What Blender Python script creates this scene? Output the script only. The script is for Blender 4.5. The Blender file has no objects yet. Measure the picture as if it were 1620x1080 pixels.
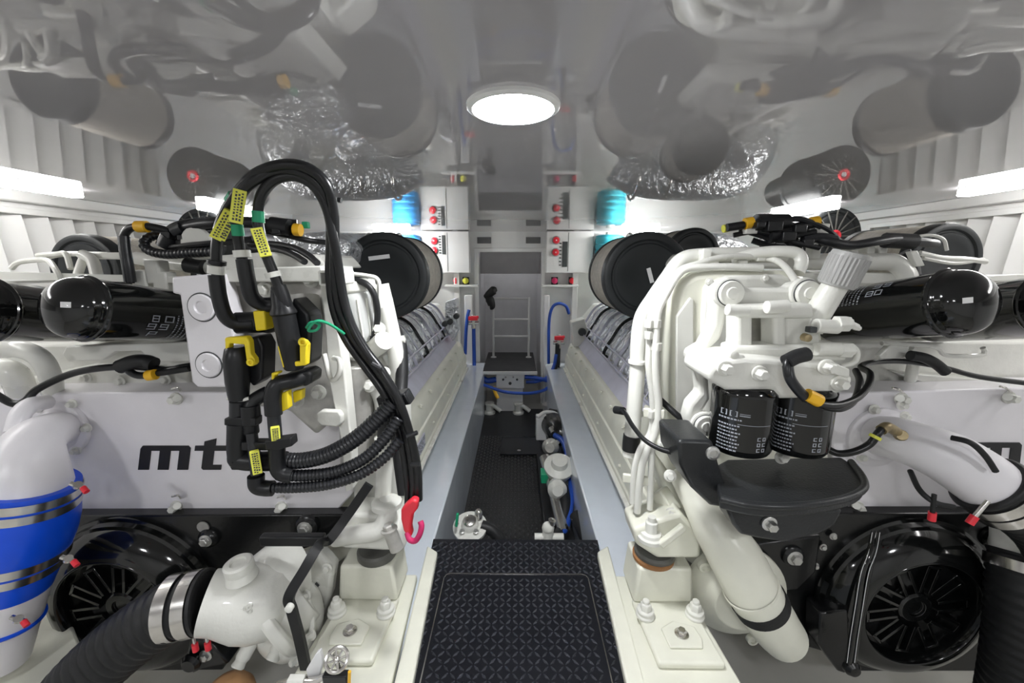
import bpy, bmesh, math, random
from mathutils import Vector as V, Matrix

S = bpy.context.scene
C = S.collection
PI = math.pi

# ------------------------------------------------------------------ camera
EYE = V((0.0, 0.0, 1.60))
FPX = 640.0
PITCH = math.radians(10.88)
YAW = math.radians(0.53)
cd = bpy.data.cameras.new('camera')
cam = bpy.data.objects.new('camera', cd)
C.objects.link(cam)
cd.sensor_width = 36.0
cd.lens = FPX / 1620.0 * 36.0
cd.clip_start = 0.02
cam.location = EYE
cam.rotation_euler = (PI / 2 - PITCH, 0, YAW)
S.camera = cam

# ------------------------------------------------------------------ world and exposure
w = bpy.data.worlds.new('world')
S.world = w
w.use_nodes = True
w.node_tree.nodes['Background'].inputs[0].default_value = (0.95, 0.97, 1.0, 1)
w.node_tree.nodes['Background'].inputs[1].default_value = 0.55
S.view_settings.view_transform = 'Standard'
S.view_settings.look = 'None'
S.view_settings.exposure = 1.05
S.view_settings.gamma = 1.0
S.view_settings.use_curve_mapping = False
HC = 1.94          # ceiling height
LAMP_DISC = 90.0
FILL_BACK = 64.0  # strength of the added fill lamps behind the viewer
LAMP_BAR = 10.0
LAMP_FAR = 62.0
S.cycles.max_bounces = 10
S.cycles.sample_clamp_indirect = 6.0
S.cycles.caustics_reflective = False
S.cycles.caustics_refractive = False

_cp, _sp, _cy, _sy = math.cos(PITCH), math.sin(PITCH), math.cos(YAW), math.sin(YAW)
_F = V((-_sy * _cp, _cy * _cp, -_sp))
_R = V((_cy, _sy, 0))
_U = _R.cross(_F)


def P(px, py, y):
    """the point at depth y (metres ahead) seen at pixel (px, py) of the photograph"""
    d = _F * FPX + _R * (px - 810.0) + _U * (540.0 - py)
    return EYE + d * (y / d.y)


def PZ(px, py, z):
    d = _F * FPX + _R * (px - 810.0) + _U * (540.0 - py)
    return EYE + d * ((z - EYE.z) / d.z)


def PX(px, py, x):
    d = _F * FPX + _R * (px - 810.0) + _U * (540.0 - py)
    return EYE + d * (x / d.x)


def px2m(n, y, py=540):
    """length of n pixels at depth y"""
    return (P(810 + n, py, y) - P(810, py, y)).length


# ------------------------------------------------------------------ materials
def mat(name, col, rough=0.4, metal=0.0, coat=0.0, noise=0.06, scale=9.0, bump=0.0, bscale=60.0,
        emit=None, estr=0.0, trans=0.0, ior=1.5, spec=0.5):
    m = bpy.data.materials.new(name)
    m.use_nodes = True
    nt = m.node_tree
    b = nt.nodes['Principled BSDF']
    b.inputs['Roughness'].default_value = rough
    b.inputs['Metallic'].default_value = metal
    b.inputs['IOR'].default_value = ior
    b.inputs['Specular IOR Level'].default_value = spec
    b.inputs['Coat Weight'].default_value = coat
    b.inputs['Coat Roughness'].default_value = 0.05
    b.inputs['Transmission Weight'].default_value = trans
    tc = nt.nodes.new('ShaderNodeTexCoord')
    n = nt.nodes.new('ShaderNodeTexNoise')
    n.inputs['Scale'].default_value = scale
    n.inputs['Detail'].default_value = 5
    nt.links.new(tc.outputs['Object'], n.inputs['Vector'])
    r = nt.nodes.new('ShaderNodeValToRGB')
    c0 = [max(0, c * (1 - noise)) for c in col]
    c1 = [min(1, c * (1 + noise)) for c in col]
    r.color_ramp.elements[0].color = (*c0, 1)
    r.color_ramp.elements[1].color = (*c1, 1)
    r.color_ramp.elements[0].position = 0.3
    r.color_ramp.elements[1].position = 0.7
    nt.links.new(n.outputs['Fac'], r.inputs['Fac'])
    nt.links.new(r.outputs['Color'], b.inputs['Base Color'])
    mr = nt.nodes.new('ShaderNodeMapRange')
    mr.inputs['To Min'].default_value = max(0.01, rough * 0.85)
    mr.inputs['To Max'].default_value = min(1, rough * 1.2)
    nt.links.new(n.outputs['Fac'], mr.inputs['Value'])
    nt.links.new(mr.outputs['Result'], b.inputs['Roughness'])
    if bump:
        n2 = nt.nodes.new('ShaderNodeTexNoise')
        n2.inputs['Scale'].default_value = bscale
        n2.inputs['Detail'].default_value = 3
        nt.links.new(tc.outputs['Object'], n2.inputs['Vector'])
        bp = nt.nodes.new('ShaderNodeBump')
        bp.inputs['Strength'].default_value = bump
        bp.inputs['Distance'].default_value = 0.01
        nt.links.new(n2.outputs['Fac'], bp.inputs['Height'])
        nt.links.new(bp.outputs['Normal'], b.inputs['Normal'])
    if emit:
        b.inputs['Emission Color'].default_value = (*emit, 1)
        b.inputs['Emission Strength'].default_value = estr
    return m


def foil_mat(name, col, rough, bump, bscale):
    """crinkled metal foil: voronoi facets as bump"""
    m = mat(name, col, rough, 0.75, noise=0.12, scale=20)
    nt = m.node_tree
    b = nt.nodes['Principled BSDF']
    tc = nt.nodes.new('ShaderNodeTexCoord')
    v = nt.nodes.new('ShaderNodeTexVoronoi')
    v.inputs['Scale'].default_value = bscale
    v.feature = 'SMOOTH_F1'
    nt.links.new(tc.outputs['Object'], v.inputs['Vector'])
    n = nt.nodes.new('ShaderNodeTexNoise')
    n.inputs['Scale'].default_value = bscale * 1.7
    nt.links.new(tc.outputs['Object'], n.inputs['Vector'])
    ad = nt.nodes.new('ShaderNodeMath')
    nt.links.new(v.outputs['Distance'], ad.inputs[0])
    nt.links.new(n.outputs['Fac'], ad.inputs[1])
    bp = nt.nodes.new('ShaderNodeBump')
    bp.inputs['Strength'].default_value = bump
    bp.inputs['Distance'].default_value = 0.03
    nt.links.new(ad.outputs[0], bp.inputs['Height'])
    nt.links.new(bp.outputs['Normal'], b.inputs['Normal'])
    return m


def mesh_mat(name, col, rough, freq, depth):
    """woven / pleated surface: fine wave bump"""
    m = mat(name, col, rough, 0.0, noise=0.15, scale=40)
    nt = m.node_tree
    b = nt.nodes['Principled BSDF']
    tc = nt.nodes.new('ShaderNodeTexCoord')
    wv = nt.nodes.new('ShaderNodeTexWave')
    wv.inputs['Scale'].default_value = freq
    wv.bands_direction = 'Z'
    nt.links.new(tc.outputs['Object'], wv.inputs['Vector'])
    w2 = nt.nodes.new('ShaderNodeTexWave')
    w2.inputs['Scale'].default_value = freq
    w2.bands_direction = 'Y'
    nt.links.new(tc.outputs['Object'], w2.inputs['Vector'])
    ad = nt.nodes.new('ShaderNodeMath')
    nt.links.new(wv.outputs['Fac'], ad.inputs[0])
    nt.links.new(w2.outputs['Fac'], ad.inputs[1])
    bp = nt.nodes.new('ShaderNodeBump')
    bp.inputs['Strength'].default_value = depth
    bp.inputs['Distance'].default_value = 0.004
    nt.links.new(ad.outputs[0], bp.inputs['Height'])
    nt.links.new(bp.outputs['Normal'], b.inputs['Normal'])
    return m


M = {}
M['ceiling'] = mat('ceiling_gelcoat', (0.50, 0.485, 0.50), 0.018, noise=0.02, scale=3, ior=2.1)
M['wall'] = mat('wall_gelcoat', (0.80, 0.80, 0.79), 0.30, noise=0.03, scale=4)
M['white'] = mat('engine_white', (0.77, 0.77, 0.72), 0.28, coat=0.3, noise=0.04, bump=0.04, bscale=90)
M['cast'] = mat('cast_white', (0.73, 0.73, 0.68), 0.36, coat=0.25, noise=0.07, bump=0.12, bscale=70)
M['cream'] = mat('cream_paint', (0.76, 0.76, 0.66), 0.32, noise=0.06, bump=0.05)
M['lilac'] = mat('plate_white', (0.85, 0.83, 0.86), 0.30, noise=0.03, bump=0.03, bscale=140)
M['grey'] = mat('bare_casting', (0.50, 0.49, 0.46), 0.42, 0.35, noise=0.25, scale=14, bump=0.15)
M['black'] = mat('black_gloss', (0.005, 0.0055, 0.0055), 0.10, coat=0.3, noise=0.1)
M['blackp'] = mat('black_paint', (0.007, 0.0075, 0.008), 0.24, noise=0.2, bump=0.05)
M['plastic'] = mat('black_plastic', (0.009, 0.0095, 0.011), 0.36, noise=0.15, spec=0.4)
M['rubber'] = mat('black_rubber', (0.012, 0.0125, 0.0135), 0.48, noise=0.2, spec=0.4, bump=0.06, bscale=120)
M['cable'] = mat('cable_sheath', (0.007, 0.0075, 0.0085), 0.30, noise=0.15, spec=0.45)
M['hose'] = mat('corrugated_hose', (0.012, 0.013, 0.016), 0.34, noise=0.15, spec=0.5)
M['tray'] = mat('charcoal_tray', (0.017, 0.0185, 0.020), 0.32, noise=0.15, bump=0.1, bscale=160)
M['yellow'] = mat('yellow_plastic', (0.88, 0.68, 0.02), 0.40)
M['lime'] = mat('yellow_label', (0.80, 0.80, 0.10), 0.45)
M['orange'] = mat('amber_clip', (0.90, 0.50, 0.02), 0.4)
M['green'] = mat('green_tape', (0.01, 0.33, 0.16), 0.4)
M['red'] = mat('red_plastic', (0.80, 0.03, 0.05), 0.35)
M['magenta'] = mat('red_webbing', (0.55, 0.02, 0.12), 0.5)
M['blue'] = mat('blue_silicone', (0.0, 0.085, 0.80), 0.35, coat=0.2, noise=0.05)
M['bluep'] = mat('blue_hose', (0.02, 0.08, 0.42), 0.35)
M['tankblue'] = mat('blue_bottle', (0.05, 0.30, 0.66), 0.3)
M['teal'] = mat('teal_bottle', (0.05, 0.42, 0.52), 0.3)
M['steel'] = mat('stainless', (0.74, 0.72, 0.69), 0.20, 1.0, noise=0.08, scale=30)
M['bolt'] = mat('zinc_bolt', (0.62, 0.62, 0.60), 0.32, 0.9)
M['brass'] = mat('aged_brass', (0.35, 0.28, 0.16), 0.42, 0.7, noise=0.3, scale=40)
M['foil'] = foil_mat('crinkled_foil', (0.86, 0.88, 0.93), 0.28, 0.75, 24)
M['shield'] = mat('lilac_shield', (0.60, 0.60, 0.70), 0.30, 0.3, noise=0.08)
M['filter'] = mesh_mat('filter_mesh', (0.55, 0.515, 0.45), 0.6, 60, 0.5)
M['rubface'] = mat('filter_rubber', (0.018, 0.0205, 0.022), 0.5, noise=0.12, spec=0.4)
M['deck'] = mat('black_deckplate', (0.014, 0.015, 0.020), 0.27, 0.35, noise=0.05, scale=6)
M['tread'] = mat('glint_tread', (0.10, 0.105, 0.125), 0.26, 0.75, noise=0.1, scale=30)  # lighter than the plate: glints on the lozenges put into the colour
M['aisle'] = mat('black_rubber_mat', (0.013, 0.014, 0.015), 0.42, noise=0.2)
M['stringer'] = mat('stringer_gelcoat', (0.66, 0.71, 0.78), 0.16, coat=0.3, noise=0.03)
M['bilge'] = mat('bilge_paint', (0.50, 0.49, 0.45), 0.22, noise=0.06, scale=5)
M['glass'] = mat('clear_bowl', (0.86, 0.88, 0.86), 0.12, trans=0.35, noise=0.02)
M['dark'] = mat('dark_slot', (0.05, 0.055, 0.055), 0.5)
M['greyp'] = mat('grey_panel', (0.36, 0.35, 0.355), 0.35, noise=0.05)
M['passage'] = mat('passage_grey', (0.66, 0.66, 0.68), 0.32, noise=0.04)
M['capgrey'] = mat('filler_cap_grey', (0.42, 0.42, 0.41), 0.45, noise=0.12, bump=0.2, bscale=50)
M['print'] = mat('print_grey', (0.34, 0.36, 0.40), 0.5)
M['sticker'] = mat('white_sticker', (0.8, 0.8, 0.8), 0.5)
M['logo'] = mat('logo_black', (0.012, 0.012, 0.014), 0.45)
M['rust'] = mat('rust_rubber', (0.30, 0.14, 0.05), 0.6, noise=0.3)
M['mount'] = mat('mount_rubber', (0.12, 0.12, 0.11), 0.5, noise=0.3)
M['amberglow'] = mat('orange_bucket', (0.75, 0.42, 0.20), 0.4)
M['discfill'] = mat('fill_disc_back', (1, 1, 1), 0.4, emit=(0.97, 0.98, 1.0), estr=FILL_BACK)
M['disc'] = mat('lamp_disc', (1, 1, 1), 0.4, emit=(0.97, 0.98, 1.0), estr=LAMP_DISC)
M['barfar'] = mat('lamp_bar_far', (1, 1, 1), 0.4, emit=(1.0, 0.99, 0.97), estr=LAMP_FAR)
M['bar'] = mat('lamp_bar', (1, 1, 1), 0.4, emit=(1.0, 0.99, 0.97), estr=LAMP_BAR)


# ------------------------------------------------------------------ mesh builder
def basis(a):
    a = V(a).normalized()
    t = V((0, 0, 1)) if abs(a.z) < 0.9 else V((1, 0, 0))
    u = a.cross(t).normalized()
    return a, u, a.cross(u).normalized()


def spline(pts, per=8):
    pts = [V(p) for p in pts]
    if len(pts) < 3:
        return pts
    out = []
    n = len(pts)
    for i in range(n - 1):
        p1, p2 = pts[i], pts[i + 1]
        p0 = pts[i - 1] if i else p1 * 2 - p2
        p3 = pts[i + 2] if i + 2 < n else p2 * 2 - p1
        for k in range(per):
            t = k / per
            out.append(0.5 * ((2 * p1) + (p2 - p0) * t + (2 * p0 - 5 * p1 + 4 * p2 - p3) * t * t
                              + (3 * p1 - p0 - 3 * p2 + p3) * t ** 3))
    out.append(pts[-1])
    return out


def resample(pts, step):
    L = [0]
    for a, b in zip(pts, pts[1:]):
        L.append(L[-1] + (b - a).length)
    n = max(2, int(L[-1] / step))
    out, j = [], 0
    for k in range(n + 1):
        s = L[-1] * k / n
        while j < len(pts) - 2 and L[j + 1] < s:
            j += 1
        d = L[j + 1] - L[j]
        out.append(pts[j].lerp(pts[j + 1], (s - L[j]) / d if d else 0))
    return out


class MB:
    def __init__(self):
        self.v, self.f = [], []

    def add(self, vs, fs):
        o = len(self.v)
        self.v += [V(p) for p in vs]
        self.f += [tuple(o + i for i in f) for f in fs]
        return self

    def box(self, c, s, R=None):
        c = V(c)
        vs = []
        for z in (-1, 1):
            for x, y in ((-1, -1), (1, -1), (1, 1), (-1, 1)):
                p = V((x * s[0] / 2, y * s[1] / 2, z * s[2] / 2))
                vs.append(c + (R @ p if R else p))
        return self.add(vs, [(3, 2, 1, 0), (4, 5, 6, 7), (0, 1, 5, 4), (1, 2, 6, 5), (2, 3, 7, 6), (3, 0, 4, 7)])

    def bar(self, a, b, w, h, up=(0, 0, 1)):
        a, b = V(a), V(b)
        d = (b - a).normalized()
        u = V(up)
        s = d.cross(u)
        if s.length < 1e-4:
            s = d.cross(V((0, 1, 0)))
        s.normalize()
        u = s.cross(d)
        vs = [p + s * (i * w / 2) + u * (j * h / 2) for p in (a, b) for i, j in ((-1, -1), (1, -1), (1, 1), (-1, 1))]
        return self.add(vs, [(3, 2, 1, 0), (4, 5, 6, 7), (0, 1, 5, 4), (1, 2, 6, 5), (2, 3, 7, 6), (3, 0, 4, 7)])

    def prism(self, poly, ext):
        """polygon of 3-D points extruded by vector ext"""
        n = len(poly)
        e = V(ext)
        a = [V(p) for p in poly]
        nm = V((0, 0, 0))
        for i in range(n):
            nm += a[i].cross(a[(i + 1) % n])
        if nm.dot(e) > 0:
            a.reverse()
        vs = a + [p + e for p in a]
        fs = [tuple(range(n)), tuple(range(2 * n - 1, n - 1, -1))]
        fs += [(i, i + n, (i + 1) % n + n, (i + 1) % n) for i in range(n)]
        return self.add(vs, fs)

    def face(self, pix, y, d, dy=None):
        """a plate facing the viewer's side: outline points in pixels at depth y, thickness d backwards"""
        return self.prism([P(a, b, y) for a, b in pix], (0, d, 0))

    def lathe(self, o, ax, prof, n=28, phase=0.0, cap=True):
        o = V(o)
        a, u, w_ = basis(ax)
        vs, fs = [], []
        for d, r in prof:
            for k in range(n):
                t = 2 * PI * k / n + phase
                vs.append(o + a * d + (u * math.cos(t) + w_ * math.sin(t)) * r)
        for i in range(len(prof) - 1):
            for k in range(n):
                fs.append((i * n + k, i * n + (k + 1) % n, (i + 1) * n + (k + 1) % n, (i + 1) * n + k))
        if cap:
            fs.append(tuple(range(n - 1, -1, -1)))
            m = (len(prof) - 1) * n
            fs.append(tuple(range(m, m + n)))
        return self.add(vs, fs)

    def cyl(self, a, b, r, r1=None, n=20):
        a, b = V(a), V(b)
        return self.lathe(a, b - a, [(0, r), ((b - a).length, r if r1 is None else r1)], n)

    def tube(self, pts, r, n=10, per=8, rib=0.0, step=0.006, depth=0.14, sm=True):
        p = spline(pts, per) if sm else [V(q) for q in pts]
        if rib:
            p = resample(p, rib / 4)
        N = len(p)
        t0 = (p[1] - p[0]).normalized()
        _, u, _ = basis(t0)
        vs, fs = [], []
        for i, q in enumerate(p):
            t = (p[min(i + 1, N - 1)] - p[max(i - 1, 0)])
            t = t.normalized() if t.length > 1e-9 else t0
            u = (u - t * u.dot(t)).normalized()
            w_ = t.cross(u)
            if callable(r):
                rr = r(i / (N - 1))
            elif isinstance(r, (list, tuple)):
                x = i / (N - 1) * (len(r) - 1)
                k = min(int(x), len(r) - 2)
                rr = r[k] + (r[k + 1] - r[k]) * (x - k)
            else:
                rr = r
            if rib:
                rr *= (1.0, 1.0, 1 - depth, 1 - depth)[i % 4]
            for k in range(n):
                a = 2 * PI * k / n
                vs.append(q + (u * math.cos(a) + w_ * math.sin(a)) * rr)
        for i in range(N - 1):
            for k in range(n):
                fs.append((i * n + k, (i + 1) * n + k, (i + 1) * n + (k + 1) % n, i * n + (k + 1) % n))
        fs.append(tuple(range(n)))
        fs.append(tuple(range(N * n - 1, (N - 1) * n - 1, -1)))
        return self.add(vs, fs)

    def ring(self, c, ax, R, r, n=32, m=10, squash=1.0):
        c = V(c)
        a, u, w_ = basis(ax)
        vs, fs = [], []
        for i in range(n):
            t = 2 * PI * i / n
            d = u * math.cos(t) + w_ * math.sin(t)
            for k in range(m):
                s = 2 * PI * k / m
                vs.append(c + d * (R + r * math.cos(s)) + a * (r * squash * math.sin(s)))
        for i in range(n):
            for k in range(m):
                fs.append((i * m + k, ((i + 1) % n) * m + k, ((i + 1) % n) * m + (k + 1) % m, i * m + (k + 1) % m))
        return self.add(vs, fs)

    def ball(self, c, r, s=(1, 1, 1), n=16, R=None):
        c = V(c)
        vs, fs = [], []
        h = n // 2
        for i in range(1, h):
            p = PI * i / h
            for k in range(n):
                t = 2 * PI * k / n
                q = V((math.sin(p) * math.cos(t) * r * s[0], math.sin(p) * math.sin(t) * r * s[1], math.cos(p) * r * s[2]))
                vs.append(c + (R @ q if R else q))
        top, bot = V((0, 0, r * s[2])), V((0, 0, -r * s[2]))
        vs.append(c + (R @ top if R else top))
        vs.append(c + (R @ bot if R else bot))
        for i in range(h - 2):
            for k in range(n):
                fs.append((i * n + k, (i + 1) * n + k, (i + 1) * n + (k + 1) % n, i * n + (k + 1) % n))
        a, b = len(vs) - 2, len(vs) - 1
        m = (h - 2) * n
        for k in range(n):
            fs.append((a, k, (k + 1) % n))
            fs.append((b, m + (k + 1) % n, m + k))
        return self.add(vs, fs)

    def bolt(self, c, ax, r, h=None):
        """hexagon head on a washer"""
        h = h or r * 0.9
        c = V(c)
        a = V(ax).normalized()
        self.lathe(c, a, [(0, r * 1.5), (h * 0.25, r * 1.5), (h * 0.3, r * 1.4)], 20)
        self.lathe(c + a * h * 0.3, a, [(0, r), (h * 0.8, r), (h, r * 0.82)], 6)
        return self

    def strip(self, pts, w, th, up):
        """flat strap along a path"""
        p = spline(pts, 8)
        vs, fs = [], []
        for i, q in enumerate(p):
            t = (p[min(i + 1, len(p) - 1)] - p[max(i - 1, 0)]).normalized()
            s = t.cross(V(up)).normalized()
            nn = s.cross(t)
            for a, b in ((-1, -1), (1, -1), (1, 1), (-1, 1)):
                vs.append(q + s * (a * w / 2) + nn * (b * th / 2))
        for i in range(len(p) - 1):
            for k in range(4):
                fs.append((i * 4 + k, (i + 1) * 4 + k, (i + 1) * 4 + (k + 1) % 4, i * 4 + (k + 1) % 4))
        fs += [(0, 1, 2, 3), tuple(range(len(p) * 4 - 1, len(p) * 4 - 5, -1))]
        return self.add(vs, fs)

    def build(self, name, m, parent=None, bev=0.0, seg=2, angle=38, smooth=True, flip=True):
        org = V((0, 0, 0))
        if parent is None:
            xs = [p.x for p in self.v]
            ys = [p.y for p in self.v]
            org = V(((min(xs) + max(xs)) / 2, (min(ys) + max(ys)) / 2, min(p.z for p in self.v)))
        else:
            q = parent
            while q:
                org += q.location
                q = q.parent
        me = bpy.data.meshes.new(name)
        me.from_pydata([p - org for p in self.v], [], self.f)
        me.validate()
        bm = bmesh.new()
        bm.from_mesh(me)
        bmesh.ops.recalc_face_normals(bm, faces=bm.faces)
        bm.to_mesh(me)
        bm.free()
        me.materials.append(M[m] if isinstance(m, str) else m)
        o = bpy.data.objects.new(name, me)
        C.objects.link(o)
        if parent:
            o.parent = parent
        else:
            o.location = org
        if smooth:
            me.shade_smooth()
            me.set_sharp_from_angle(angle=math.radians(angle))
        if bev:
            b = o.modifiers.new('edge', 'BEVEL')
            b.width = bev
            b.segments = seg
            b.limit_method = 'ANGLE'
            b.angle_limit = math.radians(35)
            b.harden_normals = False
            b.use_clamp_overlap = True
        return o


def tag(o, label=None, cat=None, group=None, kind=None):
    if label:
        o['label'] = label
    if cat:
        o['category'] = cat
    if group:
        o['group'] = group
    if kind:
        o['kind'] = kind
    return o


def empty(name, loc, label, cat, group=None):
    o = bpy.data.objects.new(name, None)
    C.objects.link(o)
    o.location = loc
    o.empty_display_size = 0.05
    return tag(o, label, cat, group)


def struct(mb, name, m, bev=0.0, parent=None):
    o = mb.build(name, m, parent, bev)
    if parent is None:
        o['kind'] = 'structure'
    return o


def glyphs(text, c, ux, uy, size, th, name, m, parent, font_sx=1.0):
    """lettering as thin solid letters at c, along ux, upright uy"""
    cu = bpy.data.curves.new(name + '_curve', 'FONT')
    cu.body = text
    cu.size = size
    cu.align_x = 'CENTER'
    cu.align_y = 'CENTER'
    cu.extrude = th
    t = bpy.data.objects.new('tmp_text', cu)
    C.objects.link(t)
    dg = bpy.context.evaluated_depsgraph_get()
    dg.update()
    me = bpy.data.meshes.new_from_object(t.evaluated_get(dg))
    vs = [p.co.copy() for p in me.vertices]
    fs = [tuple(p.vertices) for p in me.polygons]
    bpy.data.objects.remove(t)
    bpy.data.curves.remove(cu)
    bpy.data.meshes.remove(me)
    c, ux, uy = V(c), V(ux).normalized(), V(uy).normalized()
    uz = ux.cross(uy)
    return MB().add([c + ux * (p.x * font_sx) + uy * p.y + uz * p.z for p in vs], fs)

# ================================================================== the room
YB = 4.5
ZS = 0.50                       # top of the stringers and of the deck plate
struct(MB().box((0, 1.5, -0.05), (6.4, 9.0, 0.10)), 'floor', 'bilge')
struct(MB().box((0, 1.5, HC + 0.05), (6.4, 9.0, 0.10)), 'ceiling', 'ceiling')
struct(MB().box((0, -1.65, 0.97), (5.0, 0.1, 1.94)), 'wall_back', 'wall')


def side_wall(sx, side):
    x = sx * 2.45
    mb = MB()
    # wall with the louvre opening left out (y -0.6 .. 2.85, z 1.54 .. 1.84)
    mb.box((x, 1.5, 0.77), (0.1, 9.0, 1.54))
    mb.box((x, 1.5, 1.89), (0.1, 9.0, 0.10))
    mb.box((x, 4.425, 1.69), (0.1, 3.15, 0.30))
    mb.box((x, -1.8, 1.69), (0.1, 2.4, 0.30))
    struct(mb, 'wall_' + side, 'wall')
    struct(MB().box((sx * 2.37, 1.6, 1.915), (0.06, 5.8, 0.05)), 'trim_1' if sx < 0 else 'trim_2', 'wall', 0.004)
    # louvred vent
    root = empty('louvred_vent', (x, 1.1, 1.54), 'white louvred air vent along the %s hull side under the light strip' % side, 'vent', 'louvred hull vents')
    fr = MB()
    fr.box((sx * 2.405, 1.1, 1.850), (0.03, 3.56, 0.030))
    fr.box((sx * 2.405, 1.1, 1.530), (0.03, 3.56, 0.030))
    fr.box((sx * 2.405, 2.866, 1.69), (0.03, 0.04, 0.30))
    fr.box((sx * 2.405, -0.62, 1.69), (0.03, 0.04, 0.30))
    fr.build('frame', 'wall', root, 0.003)
    sl = MB()
    y = -0.55
    while y < 2.83:
        a = math.radians(38)
        R = Matrix.Rotation(sx * a, 3, 'Z') @ Matrix.Rotation(math.radians(4), 3, 'X')
        sl.box((sx * 2.44, y, 1.69), (0.010, 0.135, 0.296), R)
        y += 0.115
    sl.build('slats', 'wall', root, 0.002)
    MB().box((sx * 2.515, 1.1, 1.69), (0.01, 3.5, 0.32)).build('backing', 'greyp', root)


side_wall(-1, 'left')
side_wall(1, 'right')

# bulkhead with a doorway
dl, dr = P(757, 500, YB).x, P(857, 500, YB).x
dt = P(800, 397, YB).z
bk = MB()
bk.box(((dl - 2.4) / 2, YB + 0.05, 0.97), (dl + 2.4, 0.1, 1.94))
bk.box(((dr + 2.4) / 2, YB + 0.05, 0.97), (2.4 - dr, 0.1, 1.94))
bk.box(((dl + dr) / 2, YB + 0.05, (HC + dt) / 2), (dr - dl, 0.1, HC - dt))
struct(bk, 'wall_front', 'wall')
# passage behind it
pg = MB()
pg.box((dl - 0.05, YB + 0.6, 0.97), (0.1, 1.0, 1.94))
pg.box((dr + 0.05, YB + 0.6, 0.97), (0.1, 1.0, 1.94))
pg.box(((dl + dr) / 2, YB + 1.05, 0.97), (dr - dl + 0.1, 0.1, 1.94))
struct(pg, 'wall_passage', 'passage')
pd = MB()
pd.box(((dl + dr) / 2, YB + 0.35, (dt + P(800, 433, YB + .3).z) / 2), (dr - dl, 0.04, dt - P(800, 433, YB + .3).z))
struct(pd, 'trim_3', 'greyp', 0.004)
fr = MB()
for xx, s in ((dl, -1), (dr, 1)):
    fr.box((xx - s * 0.012 * -1, YB - 0.01, (dt + 0.5) / 2), (0.045, 0.03, dt - 0.5))
fr.box(((dl + dr) / 2, YB - 0.01, dt + 0.01), (dr - dl + 0.07, 0.03, 0.04))
struct(fr, 'trim_4', 'wall', 0.004)
for i, sx in enumerate((-1, 1)):
    fl = MB()
    fl.box((sx * 0.64, YB - 0.05, 0.97), (0.06, 0.1, 1.94))
    struct(fl, 'trim_%d' % (5 + i), 'wall', 0.006)

# stringers: box girders each side of the walkway
for sx, side in ((-1, 'left'), (1, 'right')):
    st = MB()
    st.box((sx * 0.4575, 2.3, ZS / 2), (0.255, 4.3, ZS))
    o = st.build('engine_stringer', 'stringer', None, 0.008)
    tag(o, None, None, None, 'structure')
    o.name = 'beam_' + side
# sunken walkway mat with small raised lozenges
wm = MB()
wm.box((0, 2.88, 0.012), (0.66, 2.75, 0.024))
yy = 1.55
k = 0
while yy < 3.55:
    for i in range(-12, 13):
        x = i * 0.026
        if abs(x) < 0.32:
            h = 0.004
            a, b = (0.010, 0.004) if (i + k) % 2 else (0.004, 0.010)
            wm.add([(x - a, yy - b, .024), (x + a, yy - b, .024), (x + a, yy + b, .024), (x - a, yy + b, .024),
                    (x - a * .5, yy - b * .5, .024 + h), (x + a * .5, yy - b * .5, .024 + h), (x + a * .5, yy + b * .5, .024 + h), (x - a * .5, yy + b * .5, .024 + h)],
                   [(4, 5, 6, 7), (0, 1, 5, 4), (1, 2, 6, 5), (2, 3, 7, 6), (3, 0, 4, 7)])
    yy += 0.026
    k += 1
o = wm.build('walkway_mat', 'aisle')
tag(o, 'black studded rubber mat along the sunken walkway between the engines', 'mat')
hp = empty('floor_hatch', (0.01, 3.2, 0.024), 'small square black hatch let into the walkway mat', 'hatch')
c0, c1, c2, c3 = (PZ(*q, 0.03) for q in ((794, 693), (852, 693), (857, 720), (792, 720)))
MB().prism([c0, c1, c2, c3], (0, 0, 0.012)).build('panel', 'aisle', hp, 0.003)
e = MB()
for a, b in ((c0, c1), (c1, c2), (c2, c3), (c3, c0)):
    e.bar(a + V((0, 0, .01)), b + V((0, 0, .01)), 0.010, 0.008)
e.build('frame', 'deck', hp)
m_ = PZ(821, 713, 0.045)
MB().cyl(m_, m_ + V((0, 0, .006)), 0.016).build('latch', 'steel', hp)

# deck plate in front of the viewer, with raised lozenge tread
ZD = ZS + 0.012
y0, y1 = 0.55, PZ(810, 853, ZD).y
wn, wf = 0.285, PZ(945, 853, ZD).x
dk = empty('deck_plate', (0, (y0 + y1) / 2, ZS - 0.03), 'black diamond tread deck plate with an inset hatch at the near end of the walkway', 'deck plate')


def dkw(y):
    return wn + (wf - wn) * (y - y0) / (y1 - y0)


hx0, hx1 = PZ(704, 908, ZD).x, PZ(929, 908, ZD).x
hy1 = PZ(810, 908, ZD).y


def tread(mb, test, ya, yb):
    j = 0
    g = 0.0210
    y = ya
    while y < yb:
        for i in range(-18, 19):
            x = i * g
            if not test(x, y):
                continue
            s = 1 if (i + j) % 2 else -1
            d = V((math.cos(PI / 4), s * math.sin(PI / 4), 0))
            n = V((-d.y, d.x, 0))
            c = V((x, y, ZD))
            L, W, H = 0.0130, 0.0046, 0.0042
            vs = [c - d * L, c + n * W, c + d * L, c - n * W]
            up = V((0, 0, H))
            top = [c - d * L * .6 + up, c + n * W * .22 + up, c + d * L * .6 + up, c - n * W * .22 + up]
            mb.add(vs + top, [(4, 5, 6, 7), (0, 1, 5, 4), (1, 2, 6, 5), (2, 3, 7, 6), (3, 0, 4, 7)])
        y += g
        j += 1


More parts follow.
